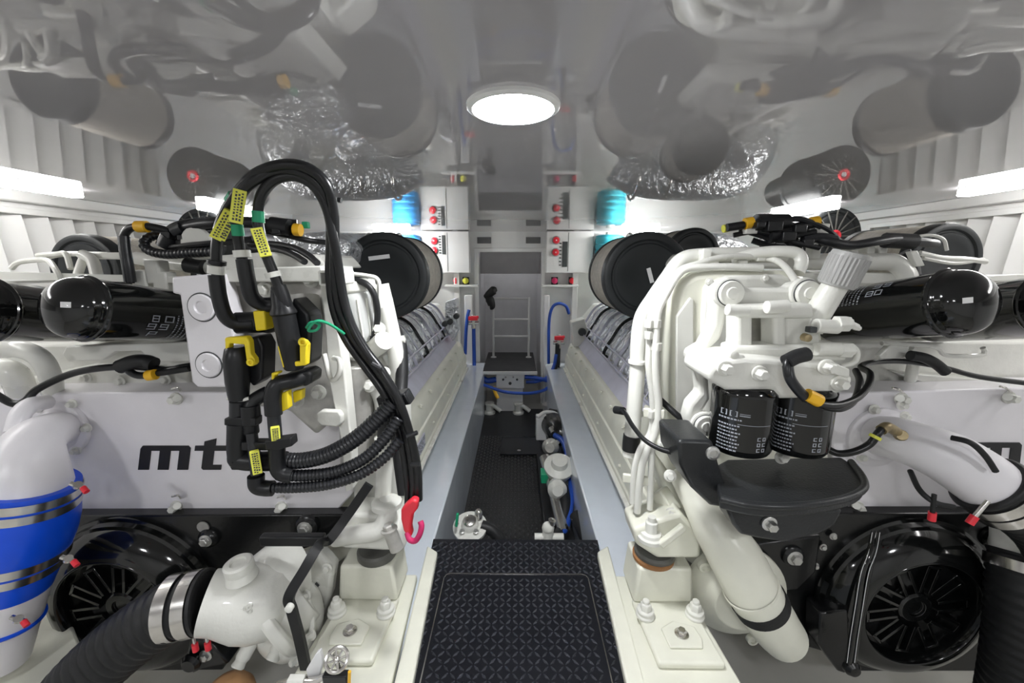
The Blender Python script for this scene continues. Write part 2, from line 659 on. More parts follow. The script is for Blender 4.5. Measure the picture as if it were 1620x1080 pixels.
pl, tr = MB(), MB()
pl.prism([(-wn, y0, ZD), (wn, y0, ZD), (wf, y1, ZD), (-wf, y1, ZD)], (0, 0, -0.03))
ins = lambda x, y: hx0 - .012 < x < hx1 + .012 and y < hy1 + .012
tread(tr, lambda x, y: abs(x) < dkw(y) - .012 and not ins(x, y), y0 + .01, y1 - .008)
tr.build('tread', 'tread', pl.build('plate', 'deck', dk))
ht, tr = MB(), MB()
tread(tr, lambda x, y: hx0 + .012 < x < hx1 - .012 and y < hy1 - .012, y0 + .01, y1)
ht.prism([(hx0, y0, ZD + .0005), (hx1, y0, ZD + .0005), (hx1, hy1 - .02, ZD + .0005), (hx1 - .02, hy1, ZD + .0005), (hx0 + .02, hy1, ZD + .0005), (hx0, hy1 - .02, ZD + .0005)], (0, 0, -0.004))
tr.build('tread', 'tread', ht.build('hatch', 'deck', dk))
ed = MB()
ol = [V((hx0, y0, ZD)), V((hx0, hy1 - .02, ZD)), V((hx0 + .006, hy1 - .006, ZD)), V((hx0 + .02, hy1, ZD)), V((hx1 - .02, hy1, ZD)), V((hx1 - .006, hy1 - .006, ZD)), V((hx1, hy1 - .02, ZD)), V((hx1, y0, ZD))]
for a, b in zip(ol, ol[1:]):
    ed.bar(a + V((0, 0, .001)), b + V((0, 0, .001)), 0.0035, 0.003)
ed.build('edge_strip', 'steel', dk)

# curbs beside the deck plate
for sx in (-1, 1):
    cb = MB()
    pts = [PZ(*q, ZS + 0.035) for q in (((945, 872), (962, 862), (1022, 1085), (992, 1085)) if sx > 0 else ((692, 872), (676, 862), (622, 1085), (652, 1085)))]
    cb.prism(pts, (0, 0, -0.05))
    o = cb.build('kerb', 'cream', None, 0.006)
    o['kind'] = 'structure'
    o.name = 'trim_%d' % (8 + sx)

# ------------------------------------------------------------------ lamps
def downlight(x, y, label, m_='discfill'):
    r = empty('ceiling_downlight', (x, y, HC - 0.022), label, 'ceiling light', 'round ceiling downlights')
    MB().lathe((x, y, HC), (0, 0, -1), [(0, .103), (.006, .102), (.010, .096), (.011, .090), (.006, .0885), (.006, .02)], 48).build('trim_ring', 'wall', r)
    MB().lathe((x, y, HC - .008), (0, 0, -1), [(0, .0882), (.001, .087), (.0025, .06), (.003, .001)], 48).build('diffuser', m_, r)


lc = PZ(812, 167, HC)
downlight(lc.x, lc.y, 'round white recessed downlight in the ceiling over the deck plate', 'disc')
downlight(lc.x, -0.45, 'unseen fill lamp added behind the viewpoint')  # these three are added out of view, to fill the front faces
downlight(-1.3, -0.5, 'unseen fill lamp added behind the viewpoint on the left side')
downlight(1.3, -0.5, 'unseen fill lamp added behind the viewpoint on the right side')


def linear(a, b, label, ww=0.06, hh=0.034, m_='bar'):
    a, b = V(a), V(b)
    mid = (a + b) / 2
    r = empty('linear_ceiling_light', (mid.x, mid.y, HC - hh), label, 'ceiling light', 'linear ceiling lights')
    z = V((0, 0, HC - 0.0015))
    MB().bar(a + z, b + z, ww * 1.1, 0.003).build('housing', 'wall', r)
    z = V((0, 0, HC - 0.003 - hh / 2))
    MB().bar(a + z, b + z, ww, hh).build('diffuser', m_, r, 0.006)


for sx, nm in ((-1, 'left'), (1, 'right')):
    linear((sx * 2.06, 0.55, 0), (sx * 2.06, 1.98, 0), 'long bright linear lamp on the ceiling edge, %s and nearest' % nm)
    linear((sx * 1.80, 2.40, 0), (sx * 1.80, 2.95, 0), 'short linear ceiling lamp over the %s engine, by its far intake filters' % nm)
    linear((sx * 1.03, 4.05, 0), (sx * 1.38, 4.05, 0), 'short crosswise linear lamp near the front bulkhead, %s of the doorway' % nm, m_='barfar')

linear((dl + .25, YB + .55, 0), (dr - .25, YB + .55, 0), 'short linear lamp on the ceiling of the passage beyond the doorway')

# ================================================================== engines: what both have
def v2(sx, x, z, y):
    return V((sx * x, y, z))


def long_prism(mb, sx, prof, ya, yb):
    mb.prism([v2(sx, a, b, ya) for a, b in prof], (0, yb - ya, 0))
    return mb


def engine_body(sx, side):
    E = empty('marine_engine', (sx * 1.12, 2.4, 0.34),
              'white marine diesel engine filling the %s side, %s' % (side, 'cable connectors on its front' if sx < 0 else 'two black fuel filters on its front'),
              'engine', 'pair of marine diesel engines')
    b = MB()
    long_prism(b, sx, [(.50, .56), (.52, .70), (.585, .88), (.64, .97), (.74, 1.10), (.86, 1.30), (1.0, 1.40), (1.46, 1.40), (1.62, 1.26),
                       (1.70, 1.0), (1.66, .70), (1.48, .40), (.74, .40)], 1.42, 3.75)
    b.build('block', 'cream', E, 0.012)
    # long cover rail on the inner side, with ridges
    r = MB()
    prof = [(.52, .60), (.476, .605), (.470, .640), (.478, .650), (.474, .70), (.486, .75), (.494, .752), (.502, .80), (.520, .845), (.545, .868), (.60, .88)]
    long_prism(r, sx, prof, 1.36, 3.80)
    r.build('side_cover', 'cream', E, 0.006)
    lip = MB()
    lip.box((sx * .468, 2.58, .608), (.022, 2.44, .014))
    lip.build('cover_flange', 'white', E, 0.003)
    for k in range(9):
        MB().bolt((sx * .512, 1.55 + k * .26, .845), (-sx * .6, 0, .8), .009).build('cover_bolt', 'cream', E)
    for k in range(4):
        MB().bolt((sx * .4745, 1.7 + k * .5, .70), (-1 * sx, 0, 0), .008).build('cover_bolt', 'cream', E)
    # lilac heat shield
    sh = MB()
    long_prism(sh, sx, [(.560, .872), (.553, .880), (.618, .962), (.626, .956)], 1.40, 3.70)
    sh.build('heat_shield', 'shield', E)
    # quilted foil blankets over the manifold
    for k in range(7):
        ya = 1.44 + k * .325
        q = MB()
        n = 6
        prof = [(.70, .955), (.615, .985), (.632, 1.04), (.672, 1.10), (.700, 1.15), (.74, 1.20), (.80, 1.235), (.90, 1.25), (.90, 1.1)]
        long_prism(q, sx, prof, ya, ya + .300)
        q.build('foil_blanket', 'foil', E, 0.02, 3)
        s = MB()
        pr = [(.66, .965), (.608, .982), (.625, 1.042), (.664, 1.105), (.693, 1.157), (.735, 1.208), (.80, 1.243), (.88, 1.25)]
        s.strip([v2(sx, a, z, ya + .312) for a, z in pr], .020, .006, (0, 1, 0))
        s.build('blanket_strap', 'blackp' if k % 2 else 'shield', E)
        MB().strip([v2(sx, a, z, ya + .150) for a, z in pr], .006, .008, (0, 1, 0)).build('blanket_strap', 'shield', E)
    rod = MB()
    for zz, xx in ((.985, .596), (1.055, .622)):
        rod.tube([v2(sx, xx, zz, 1.46), v2(sx, xx, zz, 3.6)], .007, 8, sm=False)
    for k in range(14):
        rod.cyl(v2(sx, .60, .98, 1.5 + k * .155), v2(sx, .665, 1.10, 1.5 + k * .155), .004, n=6)
    rod.build('fuel_rail', 'shield', E)
    # top of the engine: covers and manifold pipes
    t = MB()
    for k in range(6):
        ya = 1.52 + k * .36
        for xx in (.98, 1.46):
            t.box((sx * xx, ya + .15, 1.43), (.26, .30, .07))
    t.build('valve_cover', 'cast', E, 0.012)
    m = MB()
    m.tube([v2(sx, 1.22, 1.47, 1.45), v2(sx, 1.22, 1.48, 3.7)], .075, 18, sm=False)
    for k in range(6):
        m.tube([v2(sx, 1.22, 1.47, 1.65 + k * .36), v2(sx, 1.08, 1.50, 1.65 + k * .36), v2(sx, .98, 1.45, 1.68 + k * .36)], .030, 10)
        m.tube([v2(sx, 1.22, 1.47, 1.65 + k * .36), v2(sx, 1.36, 1.50, 1.65 + k * .36), v2(sx, 1.46, 1.45, 1.68 + k * .36)], .030, 10)
    m.build('intake_manifold', 'white', E)
    # foil wrapped exhaust ducts over the far end
    x = MB()
    x.tube([v2(sx, .74, 1.56, 3.15), v2(sx, .92, 1.66, 3.12), v2(sx, 1.2, 1.68, 3.12), v2(sx, 1.55, 1.66, 3.1), v2(sx, 1.68, 1.5, 3.1), v2(sx, 1.68, 1.2, 3.1)], .145, 22)
    x.build('exhaust_duct', 'foil', E)
    x = MB()
    for xx in (.86, 1.08, 1.36):
        x.ring((sx * xx, 3.12, 1.672), (1, 0, 0.1), .147, .010, 28, 8)
    x.build('duct_band', 'steel', E)
    tb = MB()
    tb.lathe(v2(sx, 1.0, 1.55, 2.62), (0, 1, 0), [(0, .05), (.01, .10), (.06, .135), (.14, .14), (.20, .10), (.24, .06)], 28)
    tb.lathe(v2(sx, 1.45, 1.55, 2.62), (0, 1, 0), [(0, .05), (.01, .10), (.06, .135), (.14, .14), (.20, .10), (.24, .06)], 28)
    tb.build('turbocharger', 'foil', E)
    g = MB()
    long_prism(g, sx, [(.62, .55), (.60, .95), (.80, 1.2), (1.4, 1.2), (1.6, .95), (1.55, .5), (1.1, .36)], 3.75, 4.2)
    g.build('gearbox', 'cast', E, 0.02)
    return E


def crank_cover(E, px, py, y, Rpx):
    """dished black vibration damper cover with radial ribs"""
    c = P(px, py, y)
    R = px2m(Rpx, y, py)
    d = MB()
    d.lathe(c + V((0, .02, 0)), (0, -1, 0), [(0, R * 1.02), (.02, R * 1.02), (.024, R * .985), (.040, R * .965), (.044, R * .93), (.060, R * .90), (.085, R * .80), (.095, R * .70),
                                             (.096, R * .645), (.092, R * .635), (.050, R * .62), (.050, .001)], 64)
    cov = d.build('damper_cover', 'black', E)
    s = MB()
    for k in range(10):
        a = 2 * PI * k / 10 + .16
        u = V((math.cos(a), 0, math.sin(a)))
        t = V((-u.z, 0, u.x))
        q = c + V((0, -.034, 0))
        s.bar(q + u * R * .22 + t * R * .055, q + u * R * .55 + t * R * .060, R * .032, .040, (0, 1, 0))
        s.bar(q + u * R * .22 - t * R * .055, q + u * R * .55 - t * R * .060, R * .032, .040, (0, 1, 0))
        s.bar(q + u * R * .55 - t * R * .075, q + u * R * .55 + t * R * .075, R * .032, .040, (0, 1, 0))
    s.lathe(c + V((0, -.02, 0)), (0, -1, 0), [(0, R * .19), (.024, R * .19), (.030, R * .165), (.030, R * .10), (.022, R * .095), (.022, .001)], 32)
    for k in range(10):
        a = 2 * PI * k / 10 + .16 + PI / 10
        u = V((math.cos(a), 0, math.sin(a)))
        s.bolt(c + V((0, -.036, 0)) + u * R * .27, (0, -1, 0), R * .028)
    s.build('ribs', 'black', cov, 0.003)
    rg = MB()
    rg.ring(c + V((0, -.072, 0)), (0, 1, 0), R * .655, R * .018, 64, 10)
    rg.build('rim', 'black', cov)
    return cov


def logo(E, x0, ytop, ybot, y, width):
    """the three heavy slanted letters on the front panel; x0 left end, width of the m, in pixels at depth y"""
    k = width / 83.0
    H = ybot - ytop

    def L(u, v):          # u right in px of the first panel, v 0 top .. 1 bottom; slanted
        return (x0 + 4.5 * k * (1 - v) + u * k, ytop + v * H)

    m = MB()
    mm = [(0, 1), (0, .12), (3, 0), (75, 0), (79, .10), (79, 1), (62, 1), (62, .21), (48, .21), (48, 1), (31, 1), (31, .21), (17, .21), (17, 1)]
    tt = [(86, .0), (100, .0), (100, -.18), (118, -.30), (118, 0), (146, 0), (146, .21), (117, .21), (117, .80), (131, .80), (131, 1), (103, 1), (100, .93), (100, .21), (86, .21)]
    uu = [(146, 0), (146, .80 + .1), (149, 1), (222, 1), (222, 0), (205, 0), (205, .80), (163, .80), (163, 0)]
    for poly in (mm, tt, uu):
        m.prism([P(*L(a, b), y) for a, b in poly], (0, .004, 0))
    return m


def canister(dome, end, ydome, yend, rpx, label, text, flip, stick=None, tiltp=0.0):
    """long black spin-on oil filter canister with a domed end"""
    a, b = P(*dome, ydome), P(*end, yend)
    r = px2m(rpx, ydome, dome[1])
    d = (b - a).normalized()
    Ln = (b - a).length
    root = empty('oil_filter', (a + b) / 2 - V((0, 0, r)), label, 'oil filter', 'black oil filter canisters')
    c = MB()
    prof = []
    for i in range(1, 13):
        t = PI / 2 * i / 12
        prof.append((-r * .72 * math.cos(t), r * .965 * math.sin(t)))
    prof += [(.004, r * .975), (.008, r), (.030, r), (.034, r * .985), (Ln, r * .985)]
    c.lathe(a, d, [(-r * .72, .001)] + prof, 48)
    c.build('canister', 'black', root)
    rim = MB()
    rim.ring(a + d * .018, d, r * 1.0, .006, 48, 8)
    rim.build('seam', 'black', root)
    toeye = (EYE - a).normalized()
    if stick:
        def hit(px, py):
            dr = (P(px, py, 1.0) - EYE).normalized()
            t = (a - EYE).length - r * 1.3
            for _ in range(400):
                p = EYE + dr * t - a
                al = p.dot(d)
                if (al / (.72 * r)) ** 2 + ((p - d * al).length / (.965 * r)) ** 2 < 1:
                    break
                t += .001
            p = EYE + dr * t
            return p + (p - a).normalized() * .0008
        w0, h0 = 8.5, 4.5
        gx, gy = stick
        vs = [hit(gx - w0 + 2 * w0 * i / 4, gy - h0 + 2 * h0 * jj + (tiltp * (i - 2))) for jj in range(2) for i in range(5)]
        st = MB().add(vs, [(i, i + 1, 6 + i, 5 + i) for i in range(4)])
        st.build('sticker', 'sticker', root)
    # print on the barrel
    top = V((0, 0, 1)) - d * d.z
    top.normalize()
    sd = d.cross(top)
    if sd.dot(toeye) < 0:
        sd = -sd
    pr = MB()
    rr = r * .985

    def on(al, ang, lift=.0015):
        n_ = top * math.sin(ang) + sd * math.cos(ang)
        return a + d * al + n_ * (rr + lift)

    def al_of(px):
        lo, hi = 0.0, Ln
        for _ in range(40):
            m_ = (lo + hi) / 2
            q = a + d * m_ - EYE
            x = 810 + FPX * q.dot(_R) / q.dot(_F)
            if (x < px) == (b.x > a.x):
                lo = m_
            else:
                hi = m_
        return lo

    if text:
        letters, lines, a0, a1 = text
        for ch, x0, x1, an0, an1 in letters:
            u0, u1 = al_of(x0), al_of(x1)
            X_ = lambda x: u0 + (u1 - u0) * x
            A_ = lambda y: an0 + (an1 - an0) * y
            t = .09
            for s_ in SEGS[ch]:
                x0_, y0_, x1_, y1_ = s_
                q0, q1 = min(X_(x0_ - t), X_(x1_ + t)), max(X_(x0_ - t), X_(x1_ + t))
                b0, b1 = A_(y0_ - t), A_(y1_ + t)
                pr.add([on(q0, b0), on(q1, b0), on(q1, b1), on(q0, b1)], [(0, 1, 2, 3)])
        rnd = random.Random(3)
        for px_ in lines:
            u0 = al_of(px_)
            an = a0
            while an < a1:
                l = rnd.uniform(.02, .07)
                pr.add([on(u0, an), on(u0 + .0045, an), on(u0 + .0045, an + l), on(u0, an + l)], [(0, 1, 2, 3)])
                an += l + rnd.uniform(.02, .05)
        pr.build('print', 'print', root)
    return root


SEGS = {'8': [(0, 0, 1, 0), (0, .5, 1, .5), (0, 1, 1, 1), (0, 0, 0, 1), (1, 0, 1, 1)],
        'D': [(0, 0, 1, 0), (0, 1, 1, 1), (0, 0, 0, 1), (1, 0, 1, 1)],
        '9': [(0, 0, 1, 0), (0, .5, 1, .5), (0, 1, 1, 1), (0, .5, 0, 1), (1, 0, 1, 1)],
        'P': [(0, .5, 1, .5), (0, 1, 1, 1), (0, 0, 0, 1), (1, .5, 1, 1)]}


def mount(sx, label):
    """engine foot on the stringer: base with studs, pedestal, rubber, arm"""
    R = empty('engine_mount', (sx * .47, 1.06, ZS), label, 'engine mount', 'engine mounts at the near ends of the engines')
    X = lambda a: sx * a
    b = MB()
    b.prism([V((X(.312), .70, ZS)), V((X(.60), .70, ZS)), V((X(.57), 1.24, ZS)), V((X(.345), 1.24, ZS))], (0, 0, .028))
    b.build('base_plate', 'cream', R, 0.006)
    b = MB()
    b.prism([V((X(.385), .905, ZS + .028)), V((X(.565), .905, ZS + .028)), V((X(.555), 1.12, ZS + .028)), V((X(.372), 1.12, ZS + .028))], (0, 0, .022))
    b.build('foot', 'cream', R, 0.008, 3)
    p = MB()
    w0, w1 = .372, .562
    p.add([V((X(w0), 1.10, ZS + .05)), V((X(w1), 1.10, ZS + .05)), V((X(w1), 1.235, ZS + .05)), V((X(w0), 1.235, ZS + .05)),
           V((X(w0 + .012), 1.105, ZS + .172)), V((X(w1 - .012), 1.105, ZS + .172)), V((X(w1 - .012), 1.235, ZS + .172)), V((X(w0 + .012), 1.235, ZS + .172))],
          [(3, 2, 1, 0), (4, 5, 6, 7), (0, 1, 5, 4), (1, 2, 6, 5), (2, 3, 7, 6), (3, 0, 4, 7)])
    p.build('pedestal', 'cream', R, 0.010, 3)
    for xx in (.395, .545):
        s = MB()
        s.lathe((X(xx), 1.055, ZS + .05), (0, 0, 1), [(0, .028), (.008, .028), (.010, .024), (.018, .024)], 24)
        s.bolt((X(xx), 1.055, ZS + .066), (0, 0, 1), .017, .022)
        s.cyl((X(xx), 1.055, ZS + .085), (X(xx), 1.055, ZS + .104), .010)
        s.build('stud', 'cast', R, 0.002)
    s = MB()
    s.prism([V((X(.43), .945, ZS + .05)), V((X(.52), .945, ZS + .05)), V((X(.53), .97, ZS + .05)), V((X(.525), 1.01, ZS + .05)), V((X(.47), 1.03, ZS + .05)), V((X(.425), 1.005, ZS + .05))], (0, 0, .008))
    s.build('shim_pad', 'cream', R, 0.003)
    s = MB()
    s.bolt((X(.477), .985, ZS + .058), (0, 0, 1), .013, .012)
    s.build('adjusting_bolt', 'steel', R)
    s = MB()
    s.lathe((X(.447), 1.155, ZS + .172), (0, 0, 1), [(0, .058), (.006, .062), (.024, .062), (.030, .056)], 32)
    s.build('rubber_pad', 'mount', R)
    return R

# ================================================================== left engine front
EL = engine_body(-1, 'left')
YP = 1.25


def pipe(E, name, m, pts, rpx, n=12, **kw):
    """pts: (px, py, depth); radius in pixels at the first depth"""
    r = px2m(rpx, pts[0][2], pts[0][1])
    return MB().tube([P(*p) for p in pts], r, n, **kw).build(name, m, E)


def plate(E, name, m, pix, y, d, bev=.004, seg=2):
    return MB().face(pix, y, d).build(name, m, E, bev, seg)


# front panel with the lettering
fp = plate(EL, 'front_panel', 'lilac', [(-30, 622), (592, 618), (578, 700), (558, 780), (530, 812), (-30, 812)], YP, .12, .006)
logo(EL, 218, 705, 743, YP - .003, 83).build('lettering', 'logo', fp)
for q in ((280, 630), (280, 800), (446, 801)):
    MB().bolt(P(q[0], q[1], YP), (0, -1, 0), .0135, .022).cyl(P(q[0], q[1], YP - .02), P(q[0], q[1], YP - .045), .011).build('panel_bolt', 'cast', EL)
    MB().tube([P(q[0] + 6, q[1] - 12, YP - .004), P(q[0] + 2, q[1] - 17, YP - .03), P(q[0] - 8, q[1] - 15, YP - .03)], .0035, 6).build('lifting_clip', 'steel', EL)
# wall of castings behind and over the panel
plate(EL, 'upper_casting', 'cast', [(-40, 545), (300, 540), (330, 470), (560, 440), (605, 470), (625, 560), (628, 760), (560, 790), (-40, 640)], 1.37, .12, .012)
plate(EL, 'gear_case', 'grey', [(352, 445), (512, 440), (530, 520), (532, 640), (500, 690), (455, 650), (372, 640), (360, 560)], 1.17, .2, .014, 3)
# white bracket plate with two round plugs
bp_ = plate(EL, 'bracket_plate', 'lilac', [(271, 438), (350, 432), (368, 500), (371, 605), (362, 613), (312, 613), (303, 604), (284, 466), (272, 464)], 1.10, .05, .006)
for q, r in (((320, 486), 21), ((331, 577), 20)):
    c = P(*q, 1.10)
    R = px2m(r, 1.10)
    MB().lathe(c + V((0, .006, 0)), (0, -1, 0), [(0, R), (.010, R), (.013, R * .93), (.013, R * .5), (.008, R * .42), (.008, .001)], 36).build('round_plug', 'lilac', bp_)
    MB().ring(c + V((0, -.001, 0)), (0, 1, 0), R * 1.06, R * .045, 40, 8).build('plug_seal', 'dark', bp_)
# angle bracket down the right of the connectors
plate(EL, 'angle_bracket', 'white', [(505, 432), (526, 432), (532, 500), (545, 590), (556, 700), (558, 775), (546, 778), (540, 700), (520, 602), (512, 500), (506, 455)], 1.07, .05, .004)
sq = MB()
c = P(517, 440, 1.0)
h = px2m(10, 1.0)
for dx, dz, sxx, szz in ((-h, 0, .005, 2 * h), (h, 0, .005, 2 * h), (0, h, 2 * h, .005), (0, -h, 2 * h, .005)):
    sq.box(c + V((dx, .06, dz)), (sxx + .001, .13, szz + .001))
sq.box(c + V((0, .02, 0)), (2 * h, .004, 2 * h))
sq.build('square_tube', 'white', EL, 0.002)
plate(EL, 'tab', 'cast', [(500, 655), (508, 649), (535, 650), (541, 658), (541, 670), (533, 676), (508, 674), (500, 667)], 1.05, .02, .005)
pipe(EL, 'hook', 'cast', [(513, 560, 1.06), (522, 596, 1.04), (530, 600, 1.03), (537, 588, 1.03), (537, 570, 1.04), (528, 566, 1.06)], 4)
MB().cyl(P(562, 575, 1.20), P(566, 735, 1.20), px2m(27, 1.2)).build('pump_barrel', 'grey', EL, .004)
pipe(EL, 'casting_boss', 'grey', [(476, 470, 1.13), (480, 500, 1.12), (482, 560, 1.14)], 27, 18)
for q in ((492, 442), (420, 458), (505, 620), (470, 632)):
    MB().bolt(P(*q, 1.15), (0, -1, 0), .015, .02).build('casting_bolt', 'cast', EL)
plate(EL, 'top_ledge', 'white', [(352, 425), (508, 420), (512, 446), (352, 446)], 1.12, .22, .004)
# prefilter bowl, neck and small pipes on the inner front corner
c0, c1 = P(560, 462, 1.20), P(574, 540, 1.20)
bw = MB().lathe(c0, c1 - c0, [(0, .058), (.01, .062), (.03, .060), (.12, .050), (.145, .044), (.155, .02)], 20).build('prefilter_bowl', 'glass', EL)
rb = MB()
ax, u, w_ = basis(c1 - c0)
for k in range(14):
    t = 2 * PI * k / 14
    e = u * math.cos(t) + w_ * math.sin(t)
    rb.bar(c0 + ax * .02 + e * .061, c0 + ax * .13 + e * .050, .006, .004)
rb.build('bowl_ribs', 'white', bw)
MB().lathe(c0 - (c1 - c0).normalized() * .035, c1 - c0, [(0, .05), (.005, .064), (.03, .066), (.036, .06)], 28).build('prefilter_head', 'cast', EL, .002)
MB().lathe(c1, c1 - c0, [(0, .02), (.01, .022), (.03, .016), (.045, .012)], 14).build('drain_valve', 'brass', EL)
pipe(EL, 'bracket_rod', 'white', [(540, 432, 1.16), (580, 436, 1.16), (598, 443, 1.16), (600, 468, 1.17), (602, 486, 1.18)], 3.5, 8)
pipe(EL, 'vent_pipe', 'white', [(602, 450, 1.22), (614, 500, 1.22), (626, 560, 1.22), (628, 615, 1.24), (614, 660, 1.26)], 13, 14)
pipe(EL, 'pipe_stub', 'cast', [(590, 552, 1.19), (600, 545, 1.17), (608, 538, 1.15)], 15, 16)
pipe(EL, 'coolant_pipe', 'white', [(590, 600, 1.2), (606, 640, 1.2), (610, 700, 1.18), (606, 785, 1.16)], 13, 14)
MB().lathe(P(612, 705, 1.16), (0, 0, 1), [(0, .03), (.006, .036), (.03, .036), (.036, .03)], 24).build('pipe_flange', 'cast', EL)
pipe(EL, 'rubber_sleeve', 'rubber', [(612, 690, 1.16), (614, 668, 1.165), (616, 650, 1.17)], 15, 14)
for q in ((560, 560), (600, 520), (608, 590), (585, 610)):
    MB().bolt(P(*q, 1.17), (0, -1, .2), .013, .016).build('casting_bolt', 'cast', EL)
plate(EL, 'corner_casting', 'cast', [(540, 600), (600, 560), (640, 640), (640, 790), (560, 800), (548, 700)], 1.24, .1, .015, 3)

# lower arm to the mount
ar = MB()
ar.face([(528, 835), (560, 812), (596, 815), (632, 838), (640, 872), (604, 872), (540, 868)], 1.10, .10)
ar.build('mount_arm', 'cast', EL, 0.012, 3)
pipe(EL, 'arm_tube', 'cast', [(532, 850, 1.12), (560, 845, 1.08), (598, 838, 1.08), (612, 815, 1.10), (612, 790, 1.14)], 14, 16)
MB().lathe(P(612, 800, 1.12), (0, 0, 1), [(0, .045), (.015, .045), (.02, .035)], 24).build('arm_flange', 'cast', EL)
MB().cyl(P(616, 838, 1.06), P(628, 868, 1.06), .020).bolt(P(616, 838, 1.06), (-.2, 0, 1), .016).build('arm_stud', 'grey', EL)

# black carrier plate and damper cover
plate(EL, 'carrier_plate', 'blackp', [(-40, 816), (546, 814), (530, 852), (470, 872), (410, 892), (380, 930), (366, 1000), (352, 1060), (140, 1062), (96, 970), (60, 890), (-40, 880)], 1.21, .05, .005)
crank_cover(EL, 212, 943, 1.20, 136)
for q, r in (((487, 830), 14), ((332, 849), 12)):
    c = P(*q, 1.21)
    MB().lathe(c, (0, -1, 0), [(0, px2m(r * 1.5, 1.2)), (.012, px2m(r * 1.4, 1.2)), (.02, px2m(r, 1.2))], 24).build('bolt_boss', 'blackp', EL)
    MB().bolt(c + V((0, -.018, 0)), (0, -1, 0), px2m(r * .62, 1.2)).build('carrier_bolt', 'bolt', EL)
MB().lathe(P(322, 833, 1.208), (0, -1, 0), [(0, .02), (.004, .02), (.004, .001)], 20).build('carrier_hole', 'grey', EL)
plate(EL, 'lower_bracket', 'blackp', [(294, 1045), (300, 1005), (335, 1020), (362, 1050), (320, 1058), (304, 1066)], 1.05, .06, .006)
MB().bolt(P(326, 1036, 1.05), (0, -1, 0), .013).build('carrier_bolt', 'bolt', EL)
MB().lathe(P(305, 1045, 1.04), (0, -1, 0), [(0, .028), (.01, .03), (.02, .02)], 16).build('bracket_foot', 'blackp', EL)

# sea water pump
pc = P(392, 952, .98)
pr_ = px2m(57, .98, 950)
sp = MB()
sp.lathe(P(328, 952, .95), pc - P(328, 952, .95), [(0, pr_ * .80), (.03, pr_ * .82), (.06, pr_ * .92), (.085, pr_ * 1.0), (.125, pr_ * 1.02), (.17, pr_ * .92), (.20, pr_ * .7), (.215, pr_ * .3)], 36)
pump = sp.build('sea_water_pump', 'cast', EL)
fl = MB()
d = V((.62, .55, .35)).normalized()
fl.lathe(P(425, 985, .99), d, [(0, pr_ * 1.12), (.010, pr_ * 1.2), (.028, pr_ * 1.2), (.036, pr_ * 1.1), (.036, pr_ * .9), (.07, pr_ * .92), (.11, pr_ * .8)], 40)
fl.build('pump_flange', 'cast', pump, .002)
MB().lathe(P(383, 912, .955), (-.05, -.1, 1), [(0, .040), (.022, .034), (.026, .036), (.046, .036), (.050, .031), (.050, .02), (.044, .018), (.044, .001)], 28).build('pump_cap', 'cast', pump)
for q in ((378, 1052), (432, 1040)):
    e = V((-.25, -.75, -.6)).normalized()
    MB().lathe(P(q[0] + 6, q[1] - 12, .98), e, [(-.05, .020), (.0, .020), (.008, .016), (.022, .019), (.026, .015), (.026, .006), (.020, .001)], 18).build('drain_plug', 'cast', pump)
vo = MB()
vo.lathe(P(455, 972, 1.06), (-.42, -.85, .25), [(-.06, .05), (-.05, .10), (-.02, .118), (.01, .122), (.035, .118), (.055, .10), (.065, .07), (.066, .001)], 40)
vo.build('pump_volute', 'cast', pump)
MB().ring(P(452, 974, 1.04), (-.42, -.85, .25), .118, .008, 44, 8).build('volute_seam', 'cast', pump)
for k in range(7):
    _, u, w_ = basis((-.42, -.85, .25))
    t = 2 * PI * k / 7 + .4
    MB().bolt(P(452, 974, 1.035) + (u * math.cos(t) + w_ * math.sin(t)) * .122, (-.42, -.85, .25), .010, .016).build('pump_bolt', 'cast', pump)
vb = MB()
vb.lathe(P(462, 905, 1.10), (-.45, -.75, .2), [(0, .10), (.05, .105), (.09, .09), (.115, .06), (.12, .001)], 32)
vb.build('pump_gear_housing', 'cast', pump)
rp = MB()
rp.face([(452, 900), (500, 868), (528, 900), (522, 945), (492, 1015), (470, 1008), (458, 960)], 1.10, .05)
rp.build('pump_back_plate', 'white', pump, .012, 3)
lb_ = plate(pump, 'rating_plate', 'dark', [(484, 940), (500, 921), (505, 926), (489, 948)], 1.096, .002, 0)
for q in ((518, 898), (458, 1000), (440, 930), (398, 995), (365, 1010)):
    MB().bolt(P(*q, 1.0 if q[0] < 450 else 1.09), (-.1, -1, .1), .011).build('pump_bolt', 'cast', pump)
nb = MB()
for i, zz in enumerate((0, 1)):
    for k in range(6):
        nb.box(P(372 + k * 5, 968 + zz * 8 - k * 2, .905), (.006, .006, .008))
nb.build('raised_marking', 'cast', pump)

# black conduit strap across the pump
st = MB()
st.strip([P(584, 766, 1.06), P(550, 815, 1.04), P(522, 852, 1.0), P(505, 862, .97), P(482, 900, .93), P(458, 942, .90), P(462, 965, .90), P(474, 1010, .90), P(485, 1062, .90)], .026, .012, (0, 1, 0))
o = st.build('cable_conduit', 'plastic', None, .002)
tag(o, 'flat black conduit running down past the white pump below the left engine', 'conduit')
MB().bar(P(414, 853, 1.02), P(514, 853, 1.02), .024, .03).build('conduit_bar', 'plastic', o, .004)
MB().lathe(P(460, 958, .885), (0, -1, 0), [(0, .010), (.012, .010), (.014, .007)], 16).build('conduit_clip', 'cast', o)

mount(-1, 'cream engine mount on the left stringer beside the deck plate, below the red hook')

